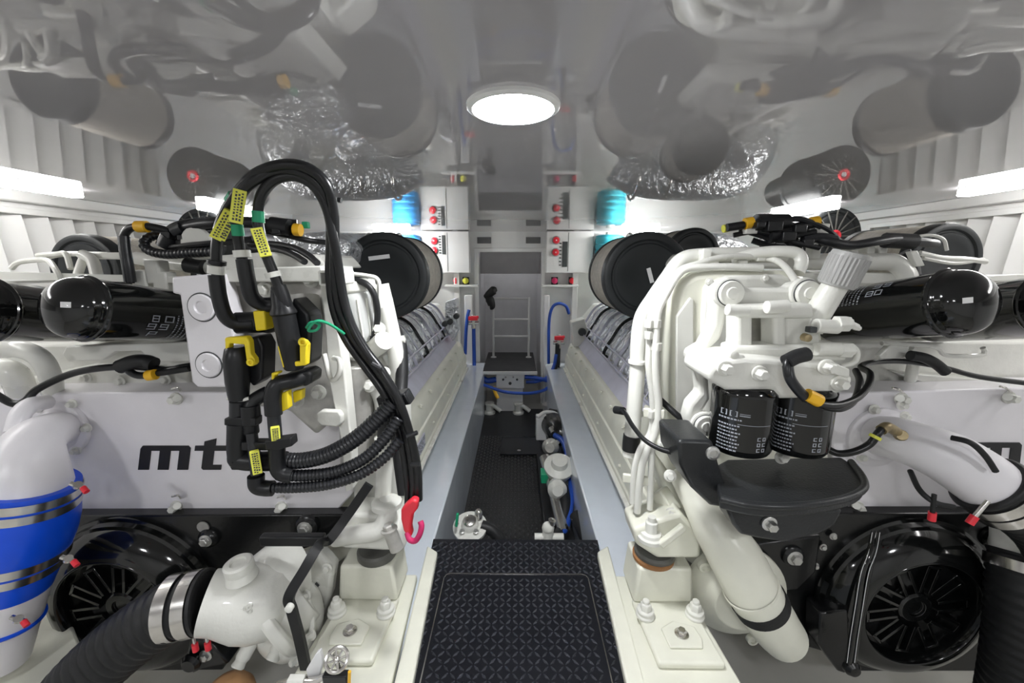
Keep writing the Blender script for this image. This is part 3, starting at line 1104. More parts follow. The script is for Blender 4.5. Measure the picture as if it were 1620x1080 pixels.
# mounting bed at the lower left corner
b = MB()
b.prism([PZ(-60, 930, .40), PZ(92, 930, .40), PZ(128, 1020, .40), PZ(150, 1100, .40), PZ(-60, 1100, .40)], (0, 0, -.10))
b.prism([PZ(-60, 1000, .43), PZ(40, 985, .43), PZ(52, 1000, .43), PZ(-60, 1040, .43)], (0, 0, -.05))
o = b.build('engine_bed', 'cream', None, .008)
o['kind'] = 'structure'
o.name = 'beam_outer'

# big white elbow with its blue silicone hose
eb = MB()
eb.tube([P(102, 678, 1.25), P(84, 680, 1.17), P(56, 698, 1.10), P(42, 732, 1.06), P(36, 775, 1.04)], [px2m(27, 1.2), px2m(29, 1.15), px2m(38, 1.1), px2m(52, 1.05), px2m(64, 1.04)], 32)
el = eb.build('coolant_elbow', 'lilac', EL)
MB().lathe(P(101, 675, 1.25), (0, -1, 0), [(0, px2m(46, 1.25)), (.016, px2m(46, 1.25)), (.020, px2m(43, 1.25)), (.022, px2m(36, 1.25)), (.032, px2m(32, 1.2))], 40).build('elbow_flange', 'lilac', el, .002)
for q in ((116, 638), (66, 646), (139, 676), (122, 712)):
    MB().bolt(P(*q, 1.232), (0, -1, 0), .010, .014).build('flange_bolt', 'cast', el)
MB().tube([P(72, 636, 1.22), P(50, 640, 1.16), P(33, 655, 1.12), P(24, 684, 1.09)], px2m(13, 1.15), 14).build('elbow_branch', 'lilac', el)
a, b_ = P(36, 766, 1.04), P(8, 930, 1.0)
d = (b_ - a).normalized()
Ln = (b_ - a).length
r = .124
bh = empty('silicone_hose', (b_ + a) / 2 - V((0, 0, Ln / 2)), 'bright blue silicone hose clamped below the white elbow at the left edge', 'hose')
MB().lathe(a, d, [(-.006, r * .90), (-.006, r * .95), (.02, r * .97), (.06, r * 1.0), (.10, r * 1.04), (.15, r * 1.03), (.19, r * .98), (.215, r * .92), (Ln * .95, r * .80), (Ln * 1.0, r * .78)], 48).build('bellows', 'blue', bh)
MB().lathe(a + d * (Ln * .97), d, [(0, r * .77), (.08, r * .72), (.16, r * .66), (.24, r * .62)], 40).build('lower_pipe', 'lilac', bh)
for s0, rr in ((.006, .972), (.036, .99), (.192, .965), (.228, .88)):
    MB().lathe(a + d * s0, d, [(0, r * rr * 1.0), (0, r * rr * 1.022), (.024, r * rr * 1.022), (.024, r * rr)], 48, cap=False).build('hose_clamp', 'steel', bh)
MB().ring(a + d * (Ln + .10), d, r * .71, .006, 48, 8).build('hose_bead', 'blue', bh)
for q, y in (((131, 771), .99), ((116, 887), .96), ((37, 982), .92)):
    c = P(*q, y)
    MB().cyl(c + V((-.03, 0, .012)), c, .006).lathe(c + V((-.012, -.002, .005)), (.5, -.2, .6), [(0, .010), (.010, .010)], 10).build('clamp_screw', 'steel', bh)
    MB().cyl(c, c + V((.014, -.005, -.010)), .007).build('screw_cap', 'red', bh)

# black suction hose to the pump
h0 = [P(322, 951, .955), P(290, 957, .945), P(240, 985, .93), P(180, 1030, .91), P(120, 1090, .88), P(60, 1170, .85)]
hs = empty('suction_hose', h0[3] - V((0, 0, .05)), 'thick black ribbed hose curving from the white pump to the bottom left', 'hose')
MB().tube(h0, px2m(47, .94, 960), 28, rib=.026, depth=.05).build('hose', 'rubber', hs)
d = (h0[1] - h0[0]).normalized()
for s0 in (.006, .052):
    MB().lathe(h0[0] + d * s0, d, [(0, .0805), (0, .0835), (.030, .0835), (.030, .0805)], 40, cap=False).build('hose_clamp', 'steel', hs)
MB().lathe(h0[0] - d * .006, d, [(0, .074), (0, .083), (.008, .083), (.008, .074)], 40, cap=False).build('hose_end', 'rubber', hs)
for q in ((308, 1018), (328, 1016)):
    c = P(*q, .90)
    MB().cyl(c + V((0, .0, .05)), c, .004).build('clamp_screw', 'steel', hs)
    MB().cyl(c, c - V((0, 0, .022)), .0075).build('screw_cap', 'red', hs)

# oil filter canisters
can_text = ([('8', 206, 216, -.30, -.10), ('D', 227, 240, -.30, -.10), ('9', 202, 214, -.60, -.40), ('9', 222, 234, -.60, -.40), ('P', 210, 222, -.92, -.72)],
            range(246, 300, 7), -1.05, -.05)
canister((120, 487), (312, 502), 1.05, 1.38, 51, 'black domed oil filter canister on the left engine beside the white bracket plate', can_text, True, (104, 482), .15)
canister((-34, 490), (170, 503), 1.05, 1.40, 51, 'black oil filter canister cut off by the left edge of the picture', None, True)
# brackets, pipes under and over the canisters
plate(EL, 'canister_bracket', 'white', [(98, 560), (104, 548), (300, 540), (300, 572), (240, 572), (222, 555), (180, 556), (160, 570), (108, 572)], 1.30, .03, .004)
plate(EL, 'casting_rib', 'cast', [(30, 600), (150, 575), (300, 580), (300, 622), (40, 622)], 1.36, .06, .01)
pipe(EL, 'coolant_pipe', 'white', [(0, 553, 1.22), (30, 552, 1.22), (62, 565, 1.22), (80, 595, 1.24), (84, 625, 1.28)], 14, 16)
pipe(EL, 'coolant_pipe', 'white', [(-20, 580, 1.24), (20, 590, 1.24), (35, 620, 1.26)], 18, 16)
for q in ((137, 597), (190, 603), (70, 606), (262, 600)):
    MB().bolt(P(*q, 1.345), (0, -1, 0), .013).build('casting_bolt', 'cast', EL)
tl = MB()
tl.face([(-60, 428), (300, 438), (300, 448), (-60, 440)], 1.40, .02)
tl.build('top_edge', 'white', EL)
pipe(EL, 'manifold_pipe', 'white', [(215, 408, 1.5), (250, 414, 1.5), (300, 420, 1.48), (340, 424, 1.45)], 10, 16)
pipe(EL, 'rubber_sleeve', 'rubber', [(296, 419, 1.44), (310, 421, 1.44), (323, 423, 1.44)], 12, 16)
pipe(EL, 'fuel_line', 'cast', [(18, 424, 1.5), (30, 415, 1.5), (60, 410, 1.5), (100, 402, 1.5), (150, 402, 1.5), (190, 404, 1.5)], 4, 8)
pipe(EL, 'fuel_line', 'cast', [(45, 412, 1.48), (75, 412, 1.46), (90, 430, 1.4), (96, 445, 1.4)], 4, 8)
pipe(EL, 'fuel_line', 'cast', [(60, 404, 1.5), (88, 402, 1.48), (104, 402, 1.46), (112, 425, 1.44)], 4, 8)
pipe(EL, 'support_strut', 'white', [(130, 402, 1.45), (146, 412, 1.44), (154, 438, 1.42)], 8, 12)
pipe(EL, 'support_strut', 'white', [(136, 400, 1.45), (126, 425, 1.44), (122, 440, 1.42)], 6, 10)
plate(EL, 'top_flange', 'white', [(110, 399), (190, 399), (190, 410), (150, 410), (140, 405), (112, 405)], 1.46, .1, .004)
for q in ((230, 445), (262, 448), (250, 430)):
    MB().box(P(*q, 1.42), (.05, .05, .08)).build('top_casting', 'cast', EL, .006)
plate(EL, 'valve_box', 'cast', [(330, 405), (420, 398), (500, 402), (520, 425), (330, 432)], 1.32, .3, .01)
MB().lathe(P(322, 385, 1.42), (0, -1, 0), [(0, .055), (.03, .055), (.035, .05)], 24).build('breather_cap', 'cast', EL)
plate(EL, 'top_duct', 'foil', [(425, 372), (520, 365), (552, 385), (545, 420), (470, 415)], 1.7, .4, .02)

# ================================================================== power cables, connectors and conduits on the left engine
def cable(name, label, pts, rpx, m='cable', group='thick black power cables', cat='cable', n=12, **kw):
    r = px2m(rpx, pts[len(pts) // 2][2], pts[len(pts) // 2][1])
    mb = MB().tube([P(*p) for p in pts], r, n, **kw)
    o = mb.build(name, m)
    return tag(o, label, cat, group), r


def sleeve(o, name, m, pts, r, n=12):
    return MB().tube([P(*p) for p in pts], r, n).build(name, m, o)


def flag_label(o, a, b, y, w, m='lime', text=None):
    """a printed label wrapped along a cable from pixel a to pixel b"""
    p, q = P(*a, y), P(*b, y)
    t = (q - p).normalized()
    fw = (EYE - p).normalized()
    s = t.cross(fw).normalized()
    f = s.cross(t)
    if f.dot(fw) < 0:
        f = -f
    mb = MB()
    W = w / 2
    mb.add([p - s * W, p + s * W, q + s * W, q - s * W, p - s * W * .9 - f * .012, p + s * W * .9 - f * .012, q + s * W * .9 - f * .012, q - s * W * .9 - f * .012],
           [(0, 1, 2, 3), (0, 4, 5, 1), (1, 5, 6, 2), (2, 6, 7, 3), (3, 7, 4, 0), (7, 6, 5, 4)])
    lb = mb.build('label', m, o, .001)
    k = MB()
    rnd = random.Random(int(a[0] * 7 + a[1]))
    L = (q - p).length
    for row in (-.45, .0, .45):
        u = .08
        while u < .9:
            l = rnd.uniform(.03, .08)
            c = p + t * (u * L) + s * (row * W) + f * .0006
            k.add([c - s * .0018, c + s * .0018, c + s * .0018 + t * l * L, c - s * .0018 + t * l * L], [(0, 1, 2, 3)])
            u += l + .04
    k.build('print', 'dark', lb)
    return lb


YC = .97
A, ra = cable('power_cable', 'thick black cable, outermost of the loop on the left engine, two yellow labels on it',
              [(398, 512, 1.0), (372, 508, .99), (356, 495, .98), (348, 470, .97), (343, 430, .97), (343, 385, .97), (352, 345, .97), (375, 305, .95), (405, 275, .93), (445, 261, .92),
               (485, 265, .92), (515, 290, .93), (527, 330, .95), (529, 380, .97), (530, 440, .99), (538, 490, 1.0), (560, 535, 1.0), (590, 575, .99), (618, 615, .98), (638, 665, .98), (650, 720, .99), (655, 770, 1.0), (654, 800, 1.0)], 8.5)
B, rb_ = cable('power_cable', 'thick black cable, middle of the loop, green tape right under its yellow label',
               [(432, 478, .99), (408, 476, .98), (394, 462, .97), (388, 430, .96), (380, 395, .96), (374, 350, .95), (380, 310, .94), (405, 284, .93), (440, 269, .93), (478, 274, .93),
                (508, 298, .94), (522, 340, .96), (523, 390, .98), (522, 440, 1.0), (530, 495, 1.01), (550, 540, 1.01), (580, 582, 1.0), (608, 622, .99), (628, 670, .99), (640, 725, 1.0), (646, 775, 1.01), (646, 810, 1.01)], 8)
Cc, rc = cable('power_cable', 'thick black cable, innermost of the loop, green tape above its yellow label',
               [(452, 500, .97), (447, 470, .96), (436, 440, .955), (422, 405, .95), (410, 365, .945), (408, 335, .945), (415, 306, .94), (436, 284, .935), (468, 279, .935), (498, 296, .94),
                (517, 330, .95), (527, 375, .96), (535, 420, .98), (543, 470, .99), (557, 515, .99), (580, 556, .985), (606, 590, .975), (630, 632, .97), (648, 685, .98), (660, 740, .99), (662, 790, 1.0)], 8)
# boots, bands, labels
sleeve(A, 'elbow_boot', 'plastic', [(402, 512, 1.0), (376, 512, .99), (357, 500, .975), (347, 470, .968), (342, 435, .967)], ra * 1.45, 14)
sleeve(A, 'hose_collar', 'cast', [(342, 433, .967), (342.5, 420, .967)], ra * 1.55, 16)
sleeve(A, 'collar_ring', 'plastic', [(342.5, 418, .967), (343, 412, .967)], ra * 1.7, 16)
sleeve(A, 'green_tape', 'green', [(364, 318, .96), (370, 309, .955)], ra * 1.08)
flag_label(A, (340, 378), (364, 334), .945, .024)
flag_label(A, (350, 380), (372, 336), .940, .014)
sleeve(B, 'elbow_boot', 'plastic', [(440, 480, 1.0), (418, 482, .985), (399, 470, .965), (391, 440, .958), (386, 410, .956)], rb_ * 1.5, 14)
sleeve(B, 'hose_collar', 'cast', [(384, 407, .956), (382, 396, .956)], rb_ * 1.6, 16)
sleeve(B, 'green_tape', 'green', [(377, 373, .953), (374.5, 355, .951)], rb_ * 1.12)
flag_label(B, (373, 353), (380, 300), .922, .026)
sleeve(Cc, 'straight_boot', 'plastic', [(440, 452, .955), (447, 470, .957), (452, 490, .96)], rc * 1.5, 14)
sleeve(Cc, 'hose_collar', 'cast', [(431, 430, .953), (434, 438, .954)], rc * 1.6, 16)
sleeve(Cc, 'green_tape', 'green', [(409, 352, .943), (408, 334, .943)], rc * 1.12)
flag_label(Cc, (405, 360), (421, 405), .918, .024)
for o, q in ((Cc, ((535, 316), (540, 317))), (A, ((588, 575), (603, 583))), (A, ((650, 735), (664, 734))), (A, ((644, 690), (660, 684)))):
    sleeve(o, 'cable_tie', 'plastic', [(q[0][0], q[0][1], .93), (q[1][0], q[1][1], .93)], .006, 8)

# connector plugs on the panel
def connector(label, loc):
    return empty('power_connector', loc, label, 'connector', 'black plugs with yellow latches on the left engine')


k1 = connector('black plug with a flat yellow band under the elbow of the outer cable', P(395, 520, 1.0))
MB().cyl(P(372, 511, 1.0), P(424, 509, 1.02), px2m(17, 1.0)).build('body', 'plastic', k1, .004)
MB().face([(399, 492), (418, 490), (421, 522), (404, 524)], .975, .06).build('latch', 'yellow', k1, .004)
MB().cyl(P(420, 508, 1.01), P(428, 508, 1.03), px2m(19, 1.0)).build('collar', 'plastic', k1, .003)
k2 = connector('black upright plug with a yellow hooked latch, left of the plug group', P(385, 640, 1.0))
b = MB()
b.lathe(P(372, 548, .965), P(378, 632, .965) - P(372, 548, .965), [(0, .018), (.006, .023), (.03, .028), (.09, .027), (.12, .024), (.135, .022)], 20)
b.build('body', 'plastic', k2)
MB().face([(385, 536), (408, 532), (416, 548), (415, 600), (400, 612), (390, 600), (392, 560)], .985, .06).build('housing', 'plastic', k2, .006, 3)
MB().face([(355, 534), (389, 532), (394, 540), (396, 560), (402, 568), (403, 576), (398, 580), (391, 577), (389, 568), (386, 545), (362, 543), (361, 556), (356, 556)], .948, .02).build('latch', 'yellow', k2, .003)
MB().ring(P(396, 573, .946), (0, 1, 0), .0065, .0032, 16, 8).build('latch_eye', 'yellow', k2)
MB().tube([P(360, 630, .96), P(378, 633, .955), P(394, 630, .96)], .0045, 8).build('white_seal', 'cast', k2)
k3 = connector('large slanted black plug with a yellow U-shaped latch, right of the group', P(465, 585, 1.0))
b = MB()
b.lathe(P(440, 452, .96), P(466, 580, .965) - P(440, 452, .96), [(0, .015), (.02, .020), (.05, .024), (.062, .030), (.066, .030), (.07, .026), (.13, .026), (.20, .024), (.205, .020)], 22)
b.build('body', 'plastic', k3)
MB().face([(462, 470), (488, 496), (492, 520), (490, 575), (478, 582), (470, 540), (456, 500)], .99, .07).build('housing', 'plastic', k3, .008, 3)
MB().face([(442, 545), (450, 570), (474, 572), (473, 540), (480, 538), (486, 545), (484, 578), (447, 582), (438, 548)], .945, .02).build('latch', 'yellow', k3, .003)
MB().ring(P(479, 541, .943), (0, 1, 0), .0075, .0038, 16, 8).build('latch_eye', 'yellow', k3)
k4 = connector('black elbow plug with two yellow tabs, lowest of the group, above the lime labelled conduit', P(450, 640, .98))
b = MB()
b.tube([P(490, 594, 1.0), P(462, 602, .97), P(440, 608, .955), (P(432, 625, .95)), P(433, 655, .95)], .020, 16)
b.build('body', 'plastic', k4)
MB().face([(445, 594), (484, 586), (493, 592), (492, 606), (482, 612), (450, 604)], .975, .06).build('housing', 'plastic', k4, .006, 3)
MB().face([(444, 622), (455, 618), (457, 646), (445, 652)], .955, .02).build('latch', 'yellow', k4, .003)
MB().face([(462, 620), (478, 616), (477, 632), (464, 638)], .985, .02).build('latch', 'yellow', k4, .003)
MB().face([(429, 590), (440, 588), (440, 592), (433, 594), (433, 602), (429, 602)], .945, .02).build('latch_frame', 'yellow', k4, .002)
k5 = connector('black elbow plug without yellow, half behind the lowest plug of the group', P(410, 680, .98))
b = MB()
b.tube([P(425, 620, .99), P(404, 632, .975), P(395, 648, .965), P(398, 685, .965)], .018, 16)
b.tube([P(395, 640, .965), P(398, 670, .965)], .023, 16)
b.build('body', 'plastic', k5, .002)

# corrugated conduits and their angle fittings
def conduit(label, pts, rpx):
    r = px2m(rpx, pts[2][2], pts[2][1])
    mb = MB().tube([P(*p) for p in pts], r, 16, rib=.0100, depth=.18)
    o = mb.build('corrugated_conduit', 'hose', None, angle=60)
    return tag(o, label, 'conduit', 'corrugated conduits looping off the left engine'), r


q1, r1 = conduit('thickest black corrugated conduit, uppermost of the three crossing the lettered panel',
                 [(446, 728, .97), (480, 728, .965), (520, 718, .96), (562, 694, .96), (596, 664, .97), (622, 636, .98)], 13)
q2, r2 = conduit('black corrugated conduit, middle of the three crossing the lettered panel',
                 [(440, 750, .955), (480, 752, .95), (530, 746, .945), (575, 726, .945), (608, 694, .955), (632, 660, .97)], 9.5)
q3, r3 = conduit('thinnest black corrugated conduit, lowest of the three crossing the lettered panel',
                 [(428, 771, .945), (470, 771, .94), (520, 766, .935), (570, 750, .935), (608, 724, .945), (632, 696, .96)], 8.5)
sleeve(q1, 'upright_conduit', 'hose', [(377, 634, .965), (377, 690, .965), (378, 716, .965)], r1 * .95, 16)
sleeve(q1, 'angle_fitting', 'plastic', [(377, 668, .965), (377, 715, .965), (386, 728, .965), (452, 729, .968)], r1 * 1.2, 16)
MB().face([(354, 662), (372, 660), (404, 662), (404, 674), (372, 675), (354, 673)], .945, .03).build('conduit_clip', 'plastic', q1, .003)
MB().face([(381, 700), (444, 700), (444, 713), (381, 713)], .94, .03).build('conduit_clip', 'plastic', q1, .003)
sleeve(q2, 'upright_conduit', 'hose', [(433, 655, .95), (436, 690, .945), (438, 720, .945)], r2, 14)
flag_label(q2, (435, 676), (437, 697), .925, .020)
sleeve(q2, 'angle_fitting', 'plastic', [(438, 700, .945), (439, 735, .945), (446, 748, .945), (462, 751, .95)], r2 * 1.3, 14)
MB().face([(418, 698), (460, 692), (462, 706), (440, 712), (420, 712)], .925, .03).build('conduit_clip', 'plastic', q2, .003)
sleeve(q3, 'upright_conduit', 'hose', [(398, 685, .955), (403, 720, .945), (406, 750, .94)], r3 * 1.0, 14)
flag_label(q3, (402, 714), (408, 750), .922, .021)
sleeve(q3, 'angle_fitting', 'plastic', [(405, 752, .94), (407, 768, .94), (420, 772, .942), (432, 772, .944)], r3 * 1.45, 14)
q1_b = plate(EL, 'conduit_bracket', 'plastic', [(594, 630), (640, 622), (650, 640), (600, 648)], .99, .05, .004)

# dark hose and harness down the inner corner of the left engine
o, r = cable('wiring_harness', 'black hose running down beside the white pipes below the near left air filter',
             [(606, 490, 1.30), (622, 515, 1.28), (634, 545, 1.25), (636, 580, 1.22), (634, 620, 1.18), (628, 660, 1.12), (632, 720, 1.08), (640, 780, 1.06)], 10, 'rubber', 'engine wiring')
sleeve(o, 'cable_tie', 'cast', [(628, 538, 1.245), (640, 536, 1.245)], .012, 10)
cable('wiring_harness', 'black looped hose around the clear ribbed bowl on the left engine',
      [(546, 440, 1.17), (575, 447, 1.15), (590, 462, 1.15), (597, 490, 1.16), (595, 520, 1.17), (586, 545, 1.18)], 5, 'rubber', 'engine wiring')
g_ = MB()
g_.tube([P(485, 518, .95), P(492, 510, .94), P(505, 513, .95), P(500, 522, .95), P(488, 522, .945), P(500, 508, .94), P(520, 512, .96), (P(545, 528, .98))], .0035, 8)
o = g_.build('tie_cord', 'green')
tag(o, 'thin green cord tied round the right of the plug group on the left engine', 'cord')
o, r = cable('wiring_harness', 'black wires arching up with an amber clip above the left oil filter canister',
             [(206, 448, 1.38), (203, 425, 1.38), (198, 398, 1.38), (196, 375, 1.38), (206, 361, 1.38), (228, 358, 1.38), (250, 361, 1.39), (268, 366, 1.4)], 6, 'plastic', 'engine wiring')
sleeve(o, 'amber_clip', 'orange', [(217, 358.5, 1.38), (233, 358.5, 1.38)], r * 1.5)
sleeve(o, 'ribbed_sleeve', 'hose', [(206, 446, 1.37), (202, 420, 1.37), (198, 396, 1.375), (196, 374, 1.38)], r * 1.35)
o, r = cable('corrugated_conduit', 'black corrugated conduit looping back on itself on top of the left engine',
             [(338, 398, 1.36), (300, 400, 1.37), (262, 402, 1.38), (236, 396, 1.39), (228, 384, 1.40), (240, 374, 1.42), (262, 372, 1.44)], 7.5, 'hose', 'engine wiring', 'conduit', 14, rib=.014, depth=.13)
o, r = cable('wiring_harness', 'fat black cable bundle lying along the top of the left engine to amber plugs',
             [(262, 382, 1.42), (275, 366, 1.42), (310, 356, 1.4), (350, 352, 1.38), (400, 352, 1.4), (440, 358, 1.42), (476, 364, 1.45)], 9, 'plastic', 'engine wiring')
for a, b, m_, f in (((262, 390), (270, 374), 'plastic', 1.5), ((466, 363), (476, 364), 'orange', 1.1), ((430, 356), (458, 360), 'plastic', 1.5), ((300, 358), (330, 353), 'hose', 1.2), ((278, 366), (292, 360), 'hose', 1.4)):
    sleeve(o, 'plug' if m_ == 'plastic' else ('amber_plug' if m_ == 'orange' else 'tape'), m_, [(*a, 1.41), (*b, 1.41)], r * f)
o, r = cable('wiring_harness', 'pair of black hoses sloping down over the white ledge behind the cable loop',
             [(395, 386, 1.40), (430, 386, 1.36), (465, 392, 1.32), (488, 404, 1.28), (502, 416, 1.24)], 5, 'rubber', 'engine wiring')
sleeve(o, 'second_hose', 'rubber', [(400, 394, 1.38), (435, 394, 1.34), (462, 402, 1.3), (482, 414, 1.25)], r)
o, r = cable('wiring_harness', 'black cable with an amber clip crossing below the left canisters to the left edge',
             [(-10, 622, 1.15), (20, 638, 1.15), (40, 634, 1.16), (60, 615, 1.18), (110, 592, 1.2), (160, 582, 1.2), (215, 580, 1.2), (260, 584, 1.2), (306, 578, 1.2)], 5.5, 'cable', 'engine wiring')
sleeve(o, 'branch', 'cable', [(195, 574, 1.19), (206, 588, 1.18), (222, 594, 1.18), (250, 590, 1.18), (300, 582, 1.19)], r * 1.0)
sleeve(o, 'amber_clip', 'orange', [(234, 594, 1.17), (246, 592, 1.17)], r * 1.5)
sleeve(o, 'taped_joint', 'rubber', [(190, 580, 1.18), (212, 572, 1.18), (232, 572, 1.19), (244, 576, 1.19)], r * 2.0, 14)

# finer wires and blocks of the left top harness
def wires(o, seeds, r0):
    for (pts, f, m_) in seeds:
        sleeve(o, 'wire', m_, pts, r0 * f, 8)


o, r = cable('wiring_harness', 'loose black wires and small plugs over the bracket plate on the left engine top',
             [(255, 388, 1.45), (272, 376, 1.44), (296, 370, 1.42), (330, 366, 1.40), (366, 364, 1.38)], 4, 'plastic', 'engine wiring')
wires(o, [([(262, 366, 1.40), (275, 356, 1.40), (300, 350, 1.40), (340, 348, 1.40)], 1.0, 'cable'),
          ([(270, 392, 1.40), (300, 388, 1.38), (345, 384, 1.36), (400, 378, 1.38)], 1.2, 'cable'),
          ([(250, 372, 1.44), (268, 384, 1.42), (290, 380, 1.40), (315, 376, 1.40)], .9, 'hose'),
          ([(420, 366, 1.42), (452, 372, 1.42), (486, 380, 1.44), (520, 384, 1.5)], 1.1, 'cable'),
          ([(404, 360, 1.42), (436, 350, 1.42), (470, 352, 1.44)], 1.2, 'hose')], r)
for q, sz in (((266, 372), .030), ((290, 376), .022), ((412, 358), .030), ((440, 366), .026), ((352, 358), .024)):
    MB().box(P(*q, 1.40), (sz, .03, sz * .8)).build('plug_block', 'plastic', o, .003)
MB().box(P(484, 356, 1.44), (.020, .02, .022)).build('green_plug', 'green', o, .002)

# red hook strap
hk = empty('safety_hook', P(648, 860, .98), 'red plastic hook with red webbing hanging at the end of the black cables', 'hook')
MB().face([(640, 800), (652, 790), (661, 793), (660, 806), (653, 815), (650, 835), (652, 848), (646, 852), (638, 840), (634, 822), (634, 808)], .96, .025).build('body', 'red', hk, .006, 3)
MB().tube([P(644, 842, .965), P(648, 853, .955), P(657, 855, .95), P(664, 845, .95), P(667, 832, .955), P(665, 824, .96)], .0075, 12).build('hook', 'magenta', hk)

# ================================================================== right engine front
ER = engine_body(1, 'right')
fp = plate(ER, 'front_panel', 'lilac', [(1318, 622), (1660, 612), (1760, 612), (1760, 810), (1318, 810), (1318, 700)], YP, .12, .006)
logo(ER, 1534, 700, 739, YP - .003, 83).build('lettering', 'logo', fp)
for q in ((1424, 630), (1594, 628), (1355, 800)):
    MB().bolt(P(q[0], q[1], YP), (0, -1, 0), .0135, .022).cyl(P(q[0], q[1], YP - .02), P(q[0], q[1], YP - .045), .011).build('panel_bolt', 'cast', ER)
    if q[1] < 700:
        MB().tube([P(q[0] + 6, q[1] - 8, YP - .004), P(q[0] - 2, q[1] - 14, YP - .03), P(q[0] - 12, q[1] - 17, YP - .03)], .0035, 6).build('lifting_clip', 'steel', ER)
# housing at the front inner corner
plate(ER, 'front_housing', 'cream', [(1070, 470), (1078, 446), (1100, 432), (1130, 428), (1245, 428), (1275, 440), (1298, 470), (1310, 600), (1316, 760), (1120, 760), (1062, 680), (1066, 560)], 1.19, .22, .02, 4)
plate(ER, 'housing_face', 'white', [(1118, 452), (1150, 436), (1240, 434), (1280, 452), (1290, 500), (1290, 700), (1120, 700), (1112, 600), (1114, 500)], 1.165, .04, .012, 3)
plate(ER, 'lower_housing', 'cream', [(1040, 660), (1110, 700), (1120, 800), (1180, 860), (1190, 960), (1110, 880), (1060, 800), (1030, 720)], 1.26, .15, .015, 3)
plate(ER, 'upper_casting', 'cast', [(1296, 540), (1660, 540), (1660, 625), (1300, 625)], 1.38, .1, .01)
plate(ER, 'top_edge', 'white', [(1440, 440), (1700, 430), (1700, 441), (1440, 450)], 1.42, .02)

# filter head on its arms
fh = plate(ER, 'filter_bracket', 'cast', [(1128, 458), (1150, 441), (1172, 446), (1184, 456), (1250, 456), (1262, 446), (1280, 446), (1292, 462), (1288, 482), (1270, 490), (1184, 490), (1172, 484), (1152, 492), (1148, 512), (1140, 537),
                                        (1120, 556), (1112, 572), (1122, 600), (1124, 632), (1112, 652), (1128, 672), (1116, 690), (1094, 684), (1086, 662), (1092, 640), (1108, 622), (1106, 600), (1100, 580),
                                        (1090, 568), (1093, 556), (1112, 545), (1128, 515), (1131, 485)], 1.03, .05, .010, 3)
for q, r in (((1152, 463), 19), ((1272, 463), 19), ((1112, 670), 17)):
    c = P(*q, 1.03)
    R = px2m(r, 1.03)
    MB().lathe(c + V((0, .004, 0)), (0, -1, 0), [(0, R * 1.25), (.012, R * 1.2), (.014, R), (.022, R), (.026, R * .92), (.026, R * .5), (.030, R * .45), (.030, .001)], 32).build('bracket_bolt', 'cast', fh)
    MB().ring(c + V((0, -.011, 0)), (0, 1, 0), R * 1.02, R * .06, 36, 6).build('bolt_seal', 'dark', fh)
hd = MB()
hd.face([(1122, 588), (1135, 572), (1180, 566), (1260, 572), (1330, 580), (1352, 598), (1346, 616), (1310, 630), (1232, 632), (1222, 618), (1150, 618), (1122, 602)], .90, .15)
head = hd.build('filter_head', 'cast', ER, .014, 3)
fr = MB()
fr.face([(1166, 486), (1192, 486), (1192, 575), (1174, 585), (1160, 575), (1166, 540)], .97, .06)
fr.face([(1224, 486), (1244, 486), (1246, 575), (1224, 575)], .97, .06)
fr.face([(1166, 484), (1288, 480), (1290, 504), (1166, 504)], .965, .06)
fr.face([(1160, 548), (1340, 545), (1342, 572), (1160, 578)], .955, .07)
fr.face([(1240, 500), (1296, 498), (1300, 560), (1240, 560)], .98, .08)
fr.build('head_frame', 'cast', head, .010, 3)
for a, b, r in (((1116, 572), (1158, 582), 9), ((1150, 490), (1184, 492), 9), ((1290, 515), (1326, 517), 11), ((1290, 552), (1330, 552), 11), ((1212, 486), (1246, 484), 10)):
    MB().cyl(P(*a, .95), P(*b, .95), px2m(r, .95)).build('head_port', 'cast', head, .002)
for a, b, r in (((1322, 512), (1346, 512), 13), ((1326, 553), (1350, 553), 13), ((1340, 510), (1348, 514), 6)):
    MB().lathe(P(*a, .95), P(*b, .95) - P(*a, .95), [(0, px2m(r, .95)), (.028, px2m(r, .95)), (.030, px2m(r * .7, .95)), (.036, px2m(r * .7, .95))], 6).build('union_nut', 'cast', head, .002)
MB().tube([P(1345, 545, .95), P(1356, 556, .95), P(1352, 572, .95), P(1330, 580, .95)], .006, 10).build('lever', 'cast', head)
plate(head, 'small_bracket', 'cast', [(1300, 576), (1312, 570), (1345, 584), (1344, 598), (1308, 590)], .89, .012, .003)
for q in ((1306, 580, .89), (1146, 582, .90), (1200, 590, .90), (1325, 605, .90)):
    MB().bolt(P(*q), (0, -1, 0), .012, .02).build('head_bolt', 'cast', head)
MB().face([(1186, 496), (1232, 496), (1232, 556), (1186, 556)], 1.08, .05).build('head_recess_shade', 'grey', head)  # grey plate stands in for the shading inside the frame window
MB().box(P(1283, 521, .95), (.016, .02, .014)).build('plug', 'dark', head, .002)
MB().lathe(P(1272, 533, .95), (0, -1, 0), [(0, .010), (.015, .009), (.017, .005)], 12).build('bleed_screw', 'brass', head)
for c in ((1158, 560), (1168, 566), (1164, 574)):
    MB().lathe(P(*c, .92), (0, -1, 0), [(0, .010), (.012, .010), (.014, .006)], 14).build('bleed_valve', 'cast', head)
